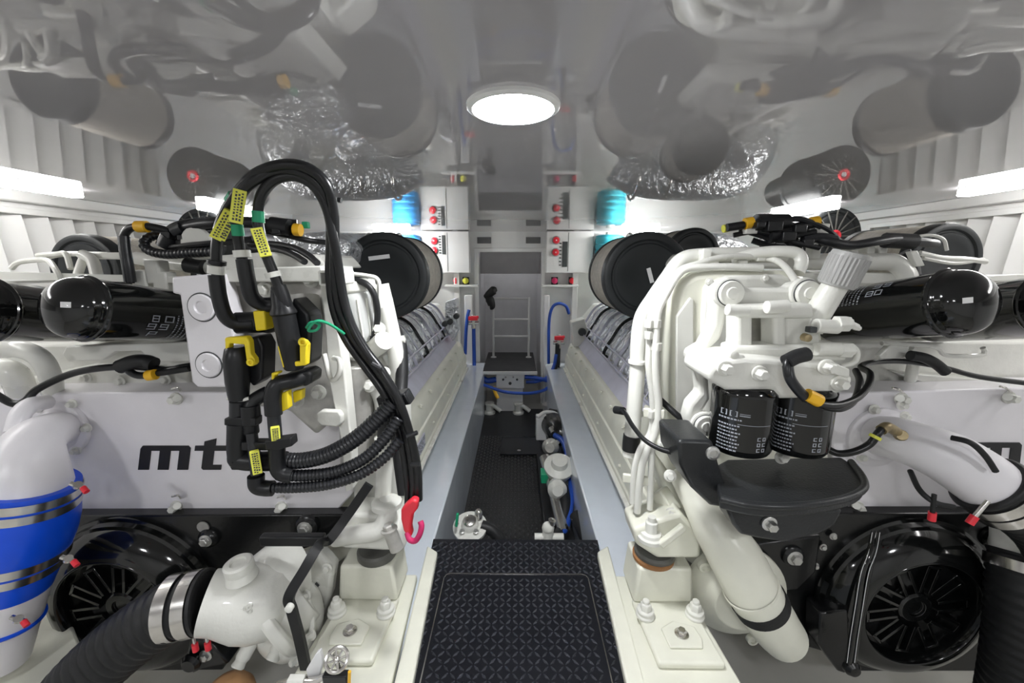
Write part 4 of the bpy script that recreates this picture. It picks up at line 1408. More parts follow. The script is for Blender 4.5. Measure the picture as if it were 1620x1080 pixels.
# filler neck and cap
n0, n1 = P(1286, 508, 1.0), P(1328, 440, .98)
MB().lathe(n0, n1 - n0, [(-.02, px2m(20, 1)), (.03, px2m(18, 1)), ((n1 - n0).length, px2m(17, 1))], 28).build('filler_neck', 'cast', ER)
ax = (P(1346, 404, .97) - n1)
cp = MB()
R = px2m(25, .98)
pr_ = [(-.018, R * .93), (-.014, R), (.055, R * 1.02), (.062, R * .96), (.064, .001)]
cp.lathe(n1, ax, pr_, 40)
a_, u, w_ = basis(ax)
for k in range(30):
    t = 2 * PI * k / 30
    e = u * math.cos(t) + w_ * math.sin(t)
    cp.bar(n1 + a_ * -.012 + e * R, n1 + a_ * .052 + e * R * 1.02, .003, .004)
cp.build('filler_cap', 'capgrey', ER)

# spin-on fuel filters
def fuel_filter(cx, label, hide):
    y = .96
    t, b = P(cx, 612, y), P(cx, 709, y)
    r = px2m(46, y, 660)
    h = t.z - b.z
    root = empty('fuel_filter', V((t.x, y, b.z)), label, 'fuel filter', 'black spin-on fuel filters')
    o = V((t.x, y, b.z))
    MB().lathe(o, (0, 0, 1), [(0, r * .5), (.001, r * .80), (.004, r * .90), (.012, r * .97), (.022, r), (h - .012, r), (h - .010, r * 1.01), (h - .002, r * 1.01), (h + .01, r * .9)], 48).build('canister', 'black', root)
    pr = MB()
    rr = r * 1.004
    base = math.atan2(-o.y, -o.x + 0.0)

    def on(a, z):
        return o + V((math.cos(a) * rr, math.sin(a) * rr, z))

    def patch(a0, a1, z0, z1):
        n = max(1, int(abs(a1 - a0) / .15))
        for i in range(n):
            x0, x1 = a0 + (a1 - a0) * i / n, a0 + (a1 - a0) * (i + 1) / n
            pr.add([on(x0, z0), on(x1, z0), on(x1, z1), on(x0, z1)], [(0, 1, 2, 3)])
    rnd = random.Random(5)
    # facing the walkway viewer: angle grows to the right
    patch(base - .10, base + .95, h * .545, h * .552)
    for i in range(9):
        z = h * (.56 - .055 * i) if i else h * .60
        a = base - .72
        while a < base - .02 - .04 * (i % 3):
            l = rnd.uniform(.03, .09)
            patch(a, a + l, z, z + h * .022)
            a += l + .025
    z = h * .655
    for a0, a1, z0, z1 in ((-.66, -.44, 0, .010), (-.66, -.44, .075, .085), (-.66, -.62, 0, .085), (-.48, -.44, 0, .085), (-.36, -.12, 0, .010), (-.36, -.12, .075, .085), (-.36, -.32, 0, .085), (-.16, -.12, 0, .085), (-.06, .24, .02, .034), (-.06, .24, .05, .058)):
        patch(base + a0, base + a1, z + z0 * h * 1.0, z + z1 * h * 1.0)
    for row in range(3):
        for col in range(2):
            a0 = base + .52 + col * .17
            z = h * (.32 - .085 * row)
            patch(a0, a0 + .11, z, z + h * .012)
            patch(a0, a0 + .11, z + h * .045, z + h * .055)
            patch(a0, a0 + .03, z, z + h * .055)
            if (row + col) % 2:
                patch(a0 + .08, a0 + .11, z, z + h * .055)
    pr.build('print', 'print', root)


fuel_filter(1179, 'black spin-on fuel filter over the charcoal tray, nearer the walkway', False)
fuel_filter(1268, 'black spin-on fuel filter over the charcoal tray, behind the yellow clipped cable', False)

# charcoal drip tray on its bracket
zt = P(1235, 765, .90).z
t = MB()
outl = [PZ(x, y, zt) for x, y in ((1128, 738), (1150, 726), (1330, 722))] + spline([PZ(x, y, zt) for x, y in ((1346, 732), (1364, 756), (1366, 774), (1340, 789), (1290, 799), (1235, 803), (1185, 800), (1140, 790))], 4)
t.prism(outl, (0, 0, -.024))
tray = t.build('drip_tray', 'tray', ER, .006, 3)
MB().tube([p + V((0, 0, .003)) for p in outl[3:]], .0085, 12, sm=False).build('tray_lip', 'tray', tray)
plate(tray, 'tray_side', 'tray', [(1073, 698), (1082, 696), (1128, 698), (1138, 735), (1150, 768), (1178, 792), (1160, 806), (1124, 800), (1094, 772), (1076, 735)], .90, .14, .008, 3)
plate(tray, 'tray_bracket', 'tray', [(1150, 806), (1335, 806), (1322, 832), (1296, 846), (1240, 858), (1200, 852), (1172, 846), (1160, 830)], .88, .07, .008, 3)
MB().bolt(P(1216, 827, .878), (0, -1, 0), px2m(8, .955), .018).build('tray_bolt', 'bolt', tray)
MB().lathe(P(1127, 716, .90), (0, -1, 0), [(0, .017), (.006, .016), (.008, .010), (.003, .009), (.003, .001)], 20).build('tray_bolt', 'bolt', tray)
MB().bolt(P(1237, 722, .985), (0, -1, 0), .013).build('tray_bolt', 'cast', tray)

# pipes on the inner front corner
pipe(ER, 'coolant_pipe', 'white', [(1240, 404, 1.34), (1180, 403, 1.32), (1110, 405, 1.30), (1078, 412, 1.29), (1056, 440, 1.28), (1034, 472, 1.27), (1016, 502, 1.26), (1010, 540, 1.25), (1008, 590, 1.24), (1004, 640, 1.23), (1000, 690, 1.22), (997, 720, 1.22)], 12, 16)
pipe(ER, 'rubber_sleeve', 'rubber', [(1000, 688, 1.218), (998.5, 700, 1.218), (998, 711, 1.218)], 13.5, 16)
for q in ((1009, 575), (1003, 656)):
    MB().lathe(P(*q, 1.238), (0, 0, 1), [(0, .030), (.012, .030)], 24).build('pipe_band', 'white', ER, .002)
pipe(ER, 'fuel_line', 'white', [(1270, 462, 1.1), (1240, 420, 1.2), (1210, 408, 1.26), (1150, 406, 1.24), (1100, 418, 1.22), (1075, 428, 1.21), (1055, 455, 1.20), (1037, 482, 1.19), (1029, 500, 1.18), (1027, 540, 1.18), (1026, 580, 1.17), (1032, 630, 1.17), (1030, 680, 1.17), (1012, 712, 1.16), (1003, 745, 1.16), (1000, 795, 1.16)], 5.5, 10)
pipe(ER, 'fuel_line', 'white', [(1205, 424, 1.19), (1150, 422, 1.19), (1092, 424, 1.19), (1072, 436, 1.185), (1056, 462, 1.18), (1042, 490, 1.17), (1038, 520, 1.165), (1037, 560, 1.16), (1038, 600, 1.16), (1042, 640, 1.16), (1038, 680, 1.155), (1024, 712, 1.15), (1014, 745, 1.15), (1008, 810, 1.15)], 6, 10)
pipe(ER, 'fuel_line', 'white', [(1158, 410, 1.28), (1200, 400, 1.26), (1240, 398, 1.24), (1262, 402, 1.23), (1268, 416, 1.22), (1262, 432, 1.21)], 9, 14)
pipe(ER, 'fuel_line', 'white', [(1036, 610, 1.165), (1040, 650, 1.165), (1032, 700, 1.155), (1030, 750, 1.15), (1028, 805, 1.15)], 5, 10)
for q, r in (((1027, 512), 8), ((1038, 512), 8), ((1026, 530), 7), ((1038, 548), 9), ((1030, 655), 6), ((1040, 655), 7), ((1003, 762), 7), ((1013, 762), 7), ((1029, 762), 7)):
    MB().lathe(P(*q, 1.165), (0, 0, 1), [(-.012, px2m(r, 1.165)), (.012, px2m(r, 1.165))], 6).build('union_nut', 'cast', ER, .002)
for q in ((1114, 404), (1200, 403), (1125, 422), (1170, 422)):
    MB().box(P(*q, 1.27), (.028, .04, .04)).build('pipe_clip', 'white', ER, .004)
pl_ = MB()
pl_.bar(P(985, 755, 1.17), P(1035, 762, 1.15), .012, .028)
pl_.bar(P(1018, 652, 1.18), P(1052, 655, 1.15), .012, .028)
pl_.build('pipe_holder', 'cream', ER, .003)
gb = MB()
gb.bar(P(1040, 690, 1.28), P(1135, 815, 1.14), .05, .07)
gb.bar(P(1042, 775, 1.2), P(1066, 812, 1.16), .05, .045)
gb.build('support_beam', 'cream', ER, .006)
for q in ((1062, 812), (1060, 752), (1050, 700)):
    MB().bolt(P(*q, 1.13), (-.3, -1, .3), .012, .018).build('beam_bolt', 'cast', ER)

# arm down to the mount with the stud
a = MB()
a.face([(1002, 838), (1030, 826), (1078, 812), (1112, 848), (1108, 884), (1040, 884), (1006, 862)], 1.10, .12)
a.build('mount_arm', 'cream', ER, .012, 3)
MB().bar(P(1044, 862, 1.07), P(1082, 832, 1.07), .02, .02).build('arm_rib', 'cream', ER, .004)
s = MB()
s.lathe(P(1029, 852, 1.10), (0, 0, 1), [(0, .040), (.012, .040), (.014, .032), (.024, .030), (.026, .018), (.058, .018), (.060, .012), (.075, .012)], 24)
s.build('arm_stud', 'cast', ER, .001)
mount(1, 'cream engine mount on the right stringer beside the deck plate, with a rust stained rubber')
MB().lathe(V((.447 - .004, 1.152, ZS + .173)), (0, 0, 1), [(0, .0635), (.010, .0640), (.013, .06)], 32).build('rust_ring', 'rust', ER)

# large white pipe curving down, with its flange
lp_ = MB()
pts = [P(1070, 742, 1.18), P(1100, 790, 1.12), (P(1128, 830, 1.07)), P(1162, 880, 1.03), P(1192, 936, 1.01), P(1222, 985, 1.01), P(1240, 1008, 1.02)]
lp_.tube(pts, [.030, .042, .062, .074, .074, .070, .064], 28)
lw = lp_.build('sea_water_pipe', 'cream', ER)
d = (pts[5] - pts[4]).normalized()
bd = MB()
c = pts[4] + d * .020
bd.lathe(c, d, [(0, .0745), (0, .0765), (.034, .0755), (.034, .073)], 40, cap=False)
bd.build('rubber_band', 'rubber', lw)
MB().lathe(c - d * .045, d, [(0, .074), (.002, .0775), (.012, .0775), (.014, .074)], 40, cap=False).build('pipe_bead', 'cream', lw)
fl = MB()
fl.lathe(P(1160, 928, 1.16), (-.1, -1, .05), [(0, .155), (.02, .155), (.03, .145), (.06, .11), (.08, .085)], 44)
fl.build('pipe_flange', 'cream', lw, .003)
for q in ((1122, 955), (1188, 1008), (1112, 893)):
    MB().lathe(P(*q, 1.13), (0, -1, 0), [(0, .018), (.014, .017), (.016, .010), (.010, .009), (.010, .001)], 20).build('flange_bolt', 'cream', lw)
MB().lathe(P(1238, 1006, 1.0), (.2, -.6, -.6), [(0, .016), (.02, .014), (.022, .005)], 14).build('drain_plug', 'cream', lw)

# black carrier plate and damper cover
plate(ER, 'carrier_plate', 'blackp', [(1160, 845), (1240, 860), (1330, 812), (1700, 812), (1700, 960), (1580, 1010), (1545, 1062), (1345, 1062), (1300, 1030), (1240, 1012), (1234, 985), (1250, 960), (1220, 900)], 1.21, .05, .005)
plate(ER, 'carrier_arm', 'blackp', [(1186, 862), (1300, 846), (1292, 905), (1262, 935), (1240, 935), (1215, 900)], 1.17, .05, .008)
crank_cover(ER, 1428, 944, 1.20, 134)
for q, y in (((1253, 878), 1.17), ((1262, 1004), 1.21), ((1566, 848), 1.21)):
    c = P(*q, y)
    MB().lathe(c, (0, -1, 0), [(0, .036), (.008, .034), (.014, .026)], 24).build('bolt_boss', 'blackp', ER)
    MB().bolt(c + V((0, -.012, 0)), (0, -1, 0), .0165).build('carrier_bolt', 'bolt', ER)
for q in ((1290, 895), (1302, 865), (1318, 848), (1288, 868)):
    MB().bolt(P(*q, 1.2), (0, -1, 0), .008).build('carrier_bolt', 'bolt', ER)
plate(ER, 'carrier_foot', 'blackp', [(1298, 970), (1342, 965), (1346, 1050), (1338, 1066), (1326, 1062), (1296, 1020)], 1.13, .07, .006)
MB().lathe(P(1344, 1052, 1.06), (0, -1, 0), [(0, .024), (.014, .024), (.024, .016), (.026, .006)], 18).build('carrier_knob', 'blackp', ER)
st = MB()
st.tube([P(1384, 842, 1.13), P(1378, 868, 1.09), P(1364, 905, 1.065), P(1356, 960, 1.055), P(1348, 1010, 1.055), P(1342, 1048, 1.05)], .009, 12)
st.tube([P(1388, 842, 1.13), P(1380, 880, 1.085), P(1374, 908, 1.065), P(1364, 960, 1.055), P(1356, 1010, 1.055), P(1350, 1048, 1.05)], .007, 12)
o = st.build('sensor_cable', 'black')
tag(o, 'twin black sensor cable with pale piping hanging over the right damper cover', 'cable')
sk = MB()
for off in (-6, 6):
    sk.tube([P(1386 + off, 842, 1.12), P(1380 + off, 874, 1.08), P(1368 + off, 907, 1.055), P(1359 + off, 960, 1.045), P(1351 + off, 1010, 1.045), P(1346 + off, 1048, 1.04)], .0008, 6)
sk.build('piping', 'sticker', o)

# white elbow and its black hose
eb = MB()
ep = [P(1392, 690, 1.24), P(1412, 692, 1.17), P(1450, 704, 1.11), P(1500, 724, 1.06), P(1545, 752, 1.03), P(1568, 770, 1.02)]
eb.tube(ep, [px2m(32, 1.24), px2m(34, 1.18), px2m(37, 1.11), px2m(43, 1.06), px2m(46, 1.03), px2m(46, 1.02)], 32)
el = eb.build('coolant_elbow', 'lilac', ER)
MB().lathe(P(1386, 690, 1.25), (0, -1, 0), [(0, px2m(50, 1.25)), (.014, px2m(50, 1.25)), (.018, px2m(46, 1.25)), (.02, px2m(40, 1.25)), (.03, px2m(36, 1.2))], 40).build('elbow_flange', 'lilac', el, .002)
for q in ((1382, 647), (1362, 722), (1430, 658), (1426, 640)):
    MB().bolt(P(*q, 1.235), (0, -1, 0), .011, .014).build('flange_bolt', 'cast', el)
MB().lathe(P(1424, 688, 1.10), (-.5, -.6, .25), [(0, .016), (.02, .016), (.024, .013), (.05, .013)], 12).build('sensor_fitting', 'brass', el)
d = (ep[5] - ep[4]).normalized()
bh = empty('coolant_hose', P(1600, 850, .95), 'black hose clamped to the white elbow below the lettering at the right edge', 'hose')
hp_ = [ep[5] - d * .005, ep[5] + d * .05, P(1625, 806, 1.0), P(1672, 850, .99), P(1710, 920, .98)]
MB().tube(hp_, .083, 32, rib=.03, depth=.03).build('hose', 'rubber', bh)
MB().ring(ep[5] - d * .012, d, .080, .009, 40, 10).build('hose_end', 'rubber', bh)
for s0 in (.004, .036):
    MB().lathe(ep[5] + d * s0, d, [(0, .084), (0, .0875), (.026, .0875), (.026, .084)], 48, cap=False).build('hose_clamp', 'steel', bh)
for q, y in (((1475, 812), 1.0), ((1541, 818), .94)):
    c = P(*q, y)
    MB().cyl(P(q[0] + (3 if q[0] < 1500 else 22), q[1] - (30 if q[0] < 1500 else 26), y), c, .0055).build('clamp_screw', 'steel' if q[0] > 1500 else 'rubber', bh)
    e = (c - P(q[0] + (3 if q[0] < 1500 else 22), q[1] - 28, y)).normalized()
    MB().cyl(c - e * .004, c + e * .020, .009).build('screw_cap', 'red', bh)
MB().tube([P(1440, 745, 1.10), P(1455, 775, 1.03), P(1480, 795, 1.0), P(1510, 802, .99)], .007, 10).build('clamp_tail', 'rubber', bh)
MB().tube([P(1505, 692, 1.0), P(1535, 700, .97), P(1558, 720, .96), P(1575, 745, .955)], .007, 10).build('clamp_tail', 'rubber', bh)
bh2 = empty('suction_hose', P(1585, 1080, .95), 'thick black ribbed hose standing at the bottom right corner, clamped at its top', 'hose')
hp2 = [P(1632, 880, 1.08), P(1630, 930, 1.05), P(1626, 1000, 1.03), P(1616, 1080, 1.02), P(1600, 1160, 1.02)]
MB().tube(hp2, .092, 32, rib=.028, depth=.05).build('hose', 'rubber', bh2)
d = (hp2[0] - hp2[1]).normalized()
MB().tube([hp2[0] - d * .01, hp2[0] + d * .06, hp2[0] + d * .11 + V((.06, .06, 0))], .085, 28).build('spigot', 'cast', bh2)
MB().lathe(hp2[0] - d * .05, d, [(0, .092), (0, .096), (.03, .096), (.03, .092)], 48, cap=False).build('hose_clamp', 'steel', bh2)

# canisters
can_text = ([('8', 1404, 1414, .50, .68), ('D', 1418, 1428, .52, .70), ('9', 1410, 1420, .82, 1.0), ('9', 1426, 1436, .84, 1.02)],
            range(1334, 1400, 6), .25, 1.15)
canister((1520, 478), (1318, 500), 1.05, 1.38, 53, 'black domed oil filter canister on the right engine beside the grey filler cap', can_text, False, (1531, 475), -.4)
canister((1680, 482), (1480, 502), 1.05, 1.40, 52, 'black oil filter canister cut off by the right edge of the picture', None, False)
pipe(ER, 'canister_bracket', 'white', [(1555, 550, 1.25), (1558, 556, 1.25), (1550, 562, 1.25), (1498, 562, 1.25), (1476, 548, 1.25), (1395, 543, 1.25)], 3.5, 8)
plate(ER, 'bracket_foot', 'white', [(1392, 563), (1410, 545), (1440, 548), (1432, 566), (1415, 568), (1398, 575)], 1.24, .02, .003)
pipe(ER, 'drain_pipe', 'cast', [(1436, 552, 1.26), (1445, 570, 1.26), (1440, 600, 1.3)], 8, 12)
plate(ER, 'lower_rib', 'cast', [(1420, 590), (1560, 600), (1620, 612), (1500, 612), (1440, 600)], 1.34, .05, .004)
# pipes on top
pipe(ER, 'manifold_pipe', 'white', [(1270, 414, 1.5), (1320, 414, 1.48), (1390, 414, 1.45), (1415, 416, 1.44), (1432, 432, 1.43), (1438, 452, 1.42)], 13, 18)
pipe(ER, 'rubber_sleeve', 'rubber', [(1428, 400, 1.48), (1440, 416, 1.47), (1444, 436, 1.46)], 10, 16)
plate(ER, 'pipe_tab', 'white', [(1440, 398), (1452, 396), (1464, 420), (1450, 422)], 1.40, .02, .003)
pipe(ER, 'fuel_line', 'cast', [(1455, 400, 1.44), (1490, 408, 1.44), (1530, 410, 1.44), (1560, 414, 1.44)], 4, 8)
pipe(ER, 'fuel_line', 'cast', [(1460, 408, 1.44), (1510, 416, 1.44), (1556, 410, 1.44)], 3, 8)
for q in ((1390, 398), (1370, 402), (1345, 398), (1286, 398)):
    MB().box(P(*q, 1.47), (.03, .04, .05)).build('top_casting', 'cast', ER, .005)
plate(ER, 'top_cover', 'cast', [(1092, 414), (1104, 400), (1160, 394), (1250, 396), (1284, 406), (1284, 425), (1092, 425)], 1.6, .3, .012)
plate(ER, 'manifold_end', 'cast', [(1300, 430), (1430, 432), (1430, 450), (1300, 450)], 1.44, .1, .006)

# cables on the right engine
o, r = cable('sensor_cable', 'black cable with an amber clip drooping from a braided plug over the rear fuel filter',
             [(1262, 566, .87), (1246, 572, .86), (1247, 592, .85), (1258, 612, .85), (1276, 630, .85), (1300, 640, .86), (1330, 640, .88), (1358, 628, .92), (1374, 608, .98), (1376, 590, 1.04), (1362, 580, 1.1), (1380, 573, 1.16), (1420, 571, 1.2), (1460, 575, 1.22), (1500, 583, 1.22), (1550, 596, 1.22), (1640, 608, 1.22)], 5, 'cable', 'engine wiring')
sleeve(o, 'braided_plug', 'rubber', [(1276, 560, .87), (1260, 564, .865), (1244, 572, .86)], r * 2.0, 16)
sleeve(o, 'ribbed_sleeve', 'hose', [(1246, 578, .86), (1250, 598, .85), (1262, 616, .85), (1276, 630, .85)], r * 1.35)
sleeve(o, 'amber_clip', 'orange', [(1276, 624, .848), (1296, 634, .848)], r * 1.8)
sleeve(o, 'second_loop', 'cable', [(1300, 642, .87), (1330, 646, .89), (1352, 632, .93), (1360, 604, .98), (1354, 586, 1.04)], r)
sleeve(o, 'taped_plug', 'rubber', [(1440, 562, 1.2), (1462, 566, 1.2), (1480, 575, 1.2), (1496, 588, 1.2)], r * 1.9, 14)
o, r = cable('sensor_cable', 'black cable with a lime tie from the white elbow fitting down behind the fuel filters',
             [(1418, 682, 1.08), (1402, 674, 1.06), (1390, 684, 1.05), (1376, 702, 1.05), (1352, 714, 1.05), (1326, 717, 1.06), (1306, 708, 1.08)], 5.5, 'cable', 'engine wiring')
sleeve(o, 'plug', 'brass', [(1420, 684, 1.08), (1404, 675, 1.06), (1394, 680, 1.052)], r * 1.4)
sleeve(o, 'lime_tie', 'lime', [(1386, 689, 1.048), (1383, 693, 1.048)], r * 1.5)
o, r = cable('sensor_cable', 'thin black cable curving from the white pipes to the side of the charcoal tray',
             [(978, 648, 1.2), (988, 652, 1.16), (1000, 672, 1.1), (1018, 694, 1.04), (1040, 708, 1.0), (1062, 715, .97), (1082, 716, .95)], 3.8, 'cable', 'engine wiring')
sleeve(o, 'plug', 'plastic', [(974, 648, 1.21), (986, 650, 1.18)], r * 1.9)
cable('wiring_harness', 'black rubber hose slanting behind the white arm of the filter bracket',
      [(1042, 630, 1.2), (1066, 652, 1.16), (1090, 672, 1.14)], 5, 'rubber', 'engine wiring')
o, r = cable('wiring_harness', 'black corrugated harness lying along the top of the right engine to its outer air filter',
             [(1180, 356, 1.5), (1215, 352, 1.48), (1250, 358, 1.45), (1280, 372, 1.42), (1310, 382, 1.40), (1345, 388, 1.40), (1385, 382, 1.40), (1420, 378, 1.42), (1458, 383, 1.44), (1480, 386, 1.46)], 7, 'hose', 'engine wiring')
for a, b, m_, f, nm in (((1195, 352), (1245, 352), 'plastic', 1.9, 'plug_block'), ((1250, 372), (1262, 400), 'plastic', 1.2, 'plug'), ((1400, 380), (1446, 382), 'rubber', 1.7, 'taped_joint'), ((1178, 354), (1190, 352), 'orange', 1.3, 'amber_plug'),
                        ((1282, 352), (1294, 350), 'orange', 1.2, 'amber_plug'), ((1260, 360), (1292, 352), 'plastic', 1.1, 'plug'), ((1150, 360), (1176, 356), 'plastic', .9, 'plug'), ((1215, 372), (1255, 366), 'plastic', 1.8, 'plug_block'),
                        ((1206, 360), (1225, 345), 'rubber', 1.2, 'plug')):
    sleeve(o, nm, m_, [(*a, 1.43), (*b, 1.43)], r * f)
sleeve(o, 'lime_plug', 'lime', [(1144, 362, 1.45), (1154, 360, 1.45)], r * .9)

o, r = cable('wiring_harness', 'tangle of thin black wires and plugs above the right engine behind the filler cap',
             [(1160, 372, 1.46), (1195, 366, 1.44), (1230, 372, 1.42), (1262, 384, 1.40), (1296, 392, 1.40)], 4, 'plastic', 'engine wiring')
wires(o, [([(1170, 362, 1.46), (1200, 372, 1.44), (1235, 380, 1.42), (1262, 372, 1.40), (1290, 366, 1.40)], 1.0, 'cable'),
          ([(1208, 350, 1.46), (1220, 366, 1.44), (1248, 384, 1.42), (1256, 404, 1.40)], 1.3, 'cable'),
          ([(1236, 350, 1.44), (1262, 346, 1.42), (1288, 354, 1.42), (1312, 366, 1.42), (1330, 384, 1.42)], 1.1, 'hose'),
          ([(1190, 380, 1.46), (1215, 388, 1.44), (1240, 392, 1.42)], 1.2, 'cable'),
          ([(1270, 378, 1.40), (1300, 374, 1.40), (1322, 378, 1.40)], 1.4, 'hose'),
          ([(1440, 376, 1.42), (1470, 372, 1.42), (1492, 378, 1.42), (1498, 396, 1.42)], .6, 'cast')], r)
for q, sz in (((1222, 358), .05), ((1244, 374), .045), ((1200, 356), .03), ((1274, 384), .035), ((1262, 362), .04), ((1308, 384), .03)):
    MB().box(P(*q, 1.41), (sz, .04, sz * .7)).build('plug_block', 'plastic', o, .004)
MB().box(P(1186, 364, 1.44), (.04, .03, .026)).build('white_plug', 'cast', o, .003)
MB().box(P(1300, 366, 1.43), (.03, .03, .05)).build('white_plug', 'cast', o, .003)
for q in ((1122, 446), (1140, 620), (1128, 560), (1120, 520), (1210, 440), (1286, 560), (1288, 640)):
    MB().bolt(P(*q, 1.164), (0, -1, 0), .008).build('housing_bolt', 'cast', ER)
MB().face([(1070, 500), (1092, 470), (1098, 474), (1098, 690), (1070, 660)], 1.183, .012).build('housing_rib', 'white', ER, .004)
# maker's plate on the side cover of the left engine
q = MB()
q.add([V((-.4735, 1.62, .665)), V((-.4735, 1.98, .665)), V((-.4735, 1.98, .735)), V((-.4735, 1.62, .735)), V((-.480, 1.62, .665)), V((-.480, 1.98, .665)), V((-.480, 1.98, .735)), V((-.480, 1.62, .735))],
      [(0, 1, 2, 3), (7, 6, 5, 4), (0, 4, 5, 1), (1, 5, 6, 2), (2, 6, 7, 3), (3, 7, 4, 0)])
lbl = q.build('rating_plate', 'shield', EL)
k = MB()
rnd = random.Random(11)
for row in range(5):
    yy = 1.64
    while yy < 1.95:
        l = rnd.uniform(.012, .05)
        k.add([V((-.4730, yy, .672 + row * .012)), V((-.4730, yy + l, .672 + row * .012)), V((-.4730, yy + l, .677 + row * .012)), V((-.4730, yy, .677 + row * .012))], [(0, 1, 2, 3)])
        yy += l + .012
k.build('print', 'dark', lbl)

# ================================================================== air filters
def air_filter(name, c, r, L, label, group, face='plain', mid='filter', sticker=None, axis=(0, 1, 0)):
    c = V(c)
    d = V(axis).normalized()
    root = empty(name, c + d * (L / 2) - V((0, 0, r)), label, 'air filter', group)
    MB().lathe(c, d, [(.05, r * .985), (L - .03, r * .985)], 64).build('mesh_body', mid, root)
    cap = MB()
    cap.lathe(c, -d, [(-.055, r * .99), (-.055, r * 1.012), (-.012, r * 1.015), (0, r * .985), (.004, r * .93), (.002, r * .84), (-.006, r * .80), (-.006, r * .76), (.000, r * .73), (.000, r * .55), (-.004, r * .5), (-.004, .001)], 64)
    e = cap.build('end_cap', 'rubface', root)
    MB().lathe(c + d * (L - .04), d, [(0, r * .99), (0, r * 1.012), (.035, r * 1.012), (.04, r * .95), (.04, .001)], 48).build('rear_cap', 'rubface', root)
    if sticker:
        a, b = sticker
        y = c.y - .006
        p, q = P(*a, y), P(*b, y)
        t = (q - p).normalized()
        n = V((0, 1, 0)).cross(t)
        MB().prism([p - n * .009, q - n * .009, q + n * .009, p + n * .009], (0, .004, 0)).build('sticker', 'sticker', e)
    return root, e


cL = P(608, 437, 1.86)
cR = P(1024, 437, 1.86)
RF = px2m(68, 1.86, 437)
air_filter('air_filter', cL, RF, .40, 'large round black faced air filter over the left engine beside the walkway', 'engine air filters', sticker=((583, 409), (616, 405)))
air_filter('air_filter', cR, RF, .40, 'large round black faced air filter over the right engine beside the walkway', 'engine air filters', sticker=((1026, 424), (1032, 447)))
co, ci = P(1497, 412, 1.72), P(134, 428, 1.72)
RO = px2m(57, 1.72, 412)
air_filter('air_filter', co, RO, .42, 'round black faced air filter behind the right oil filter canisters, against the louvred vent', 'engine air filters')
air_filter('air_filter', ci, RO, .42, 'round black air filter showing only its top behind the left oil filter canister', 'engine air filters')
air_filter('air_filter', P(1098, 402, 2.35), .145, .26, 'dark air filter half hidden behind the near one on the right engine', 'engine air filters')
for sx, nm in ((-1, 'left'), (1, 'right')):
    c = V((sx * 1.93, 2.55, 1.765))
    root, cap = air_filter('intake_filter', c, .165, .34, 'small ribbed intake filter with a red hub by the %s louvred vent' % nm, 'ribbed intake filters', mid='rubface')
    s = MB()
    for k in range(16):
        a = 2 * PI * k / 16
        u = V((math.cos(a), 0, math.sin(a)))
        s.bar(c + u * .034 - V((0, .004, 0)), c + u * .154 - V((0, .004, 0)), .006, .006, (0, 1, 0))
    s.build('ribs', 'mount', cap)
    h = MB()
    h.ring(c - V((0, .010, 0)), (0, 1, 0), .026, .009, 24, 10)
    h.build('hub', 'red', cap)
    MB().lathe(c - V((0, .002, 0)), (0, -1, 0), [(0, .018), (.008, .016), (.010, .001)], 16).build('hub_centre', 'sticker', cap)
    # its rubber duct running inboard
    d_ = MB()
    d_.lathe(c + V((0, .30, 0)), (0, 1, 0), [(0, .10), (.30, .10)], 32)
    d_.build('duct', 'rubber', root)

# ================================================================== front bulkhead fittings
def cabinet(x0, x1, y1, label, lamps, strip, sx):
    a, b = P(x0, 370, YB - .14), P(x1, y1, YB - .14)
    root = empty('switch_cabinet', V(((a.x + b.x) / 2, YB - .07, b.z)), label, 'electrical cabinet', 'white switch cabinets')
    MB().box(((a.x + b.x) / 2, YB - .072, (HC - .004 + b.z) / 2), (abs(b.x - a.x), .135, HC - .008 - b.z)).build('body', 'wall', root, .006)
    xs = P(strip[4], 400, YB - .14).x
    MB().box((xs, YB - .1405, (HC + b.z) / 2), (.004, .004, (HC - b.z) * .9)).build('door_gap', 'dark', root)
    for q in lamps:
        c = P(*q, YB - .14)
        k = MB().lathe(c, (0, -1, 0), [(0, .045), (.004, .045), (.006, .038)], 28).build('lamp_bezel', 'greyp', root)
        MB().lathe(c - V((0, .004, 0)), (0, -1, 0), [(0, .036), (.012, .034), (.018, .02), (.020, .001)], 24).build('lamp_lens', 'red', k)
        MB().lathe(c - V((0, .02, 0)), (0, -1, 0), [(0, .014), (.006, .001)], 12).build('lamp_glint', 'sticker', k)
    p, q = P(strip[0], strip[1], YB - .14), P(strip[2], strip[3], YB - .14)
    MB().box(((p.x + q.x) / 2, YB - .142, (p.z + q.z) / 2), (abs(q.x - p.x), .008, abs(q.z - p.z))).build('breaker_strip', 'dark', root, .001)
    s = MB()
    n = 7
    for i in range(n):
        z = p.z + (q.z - p.z) * (i + .5) / n
        s.box((min(p.x, q.x) - .022, YB - .142, z), (.022, .006, .012))
    s.build('switch_labels', 'dark', root)


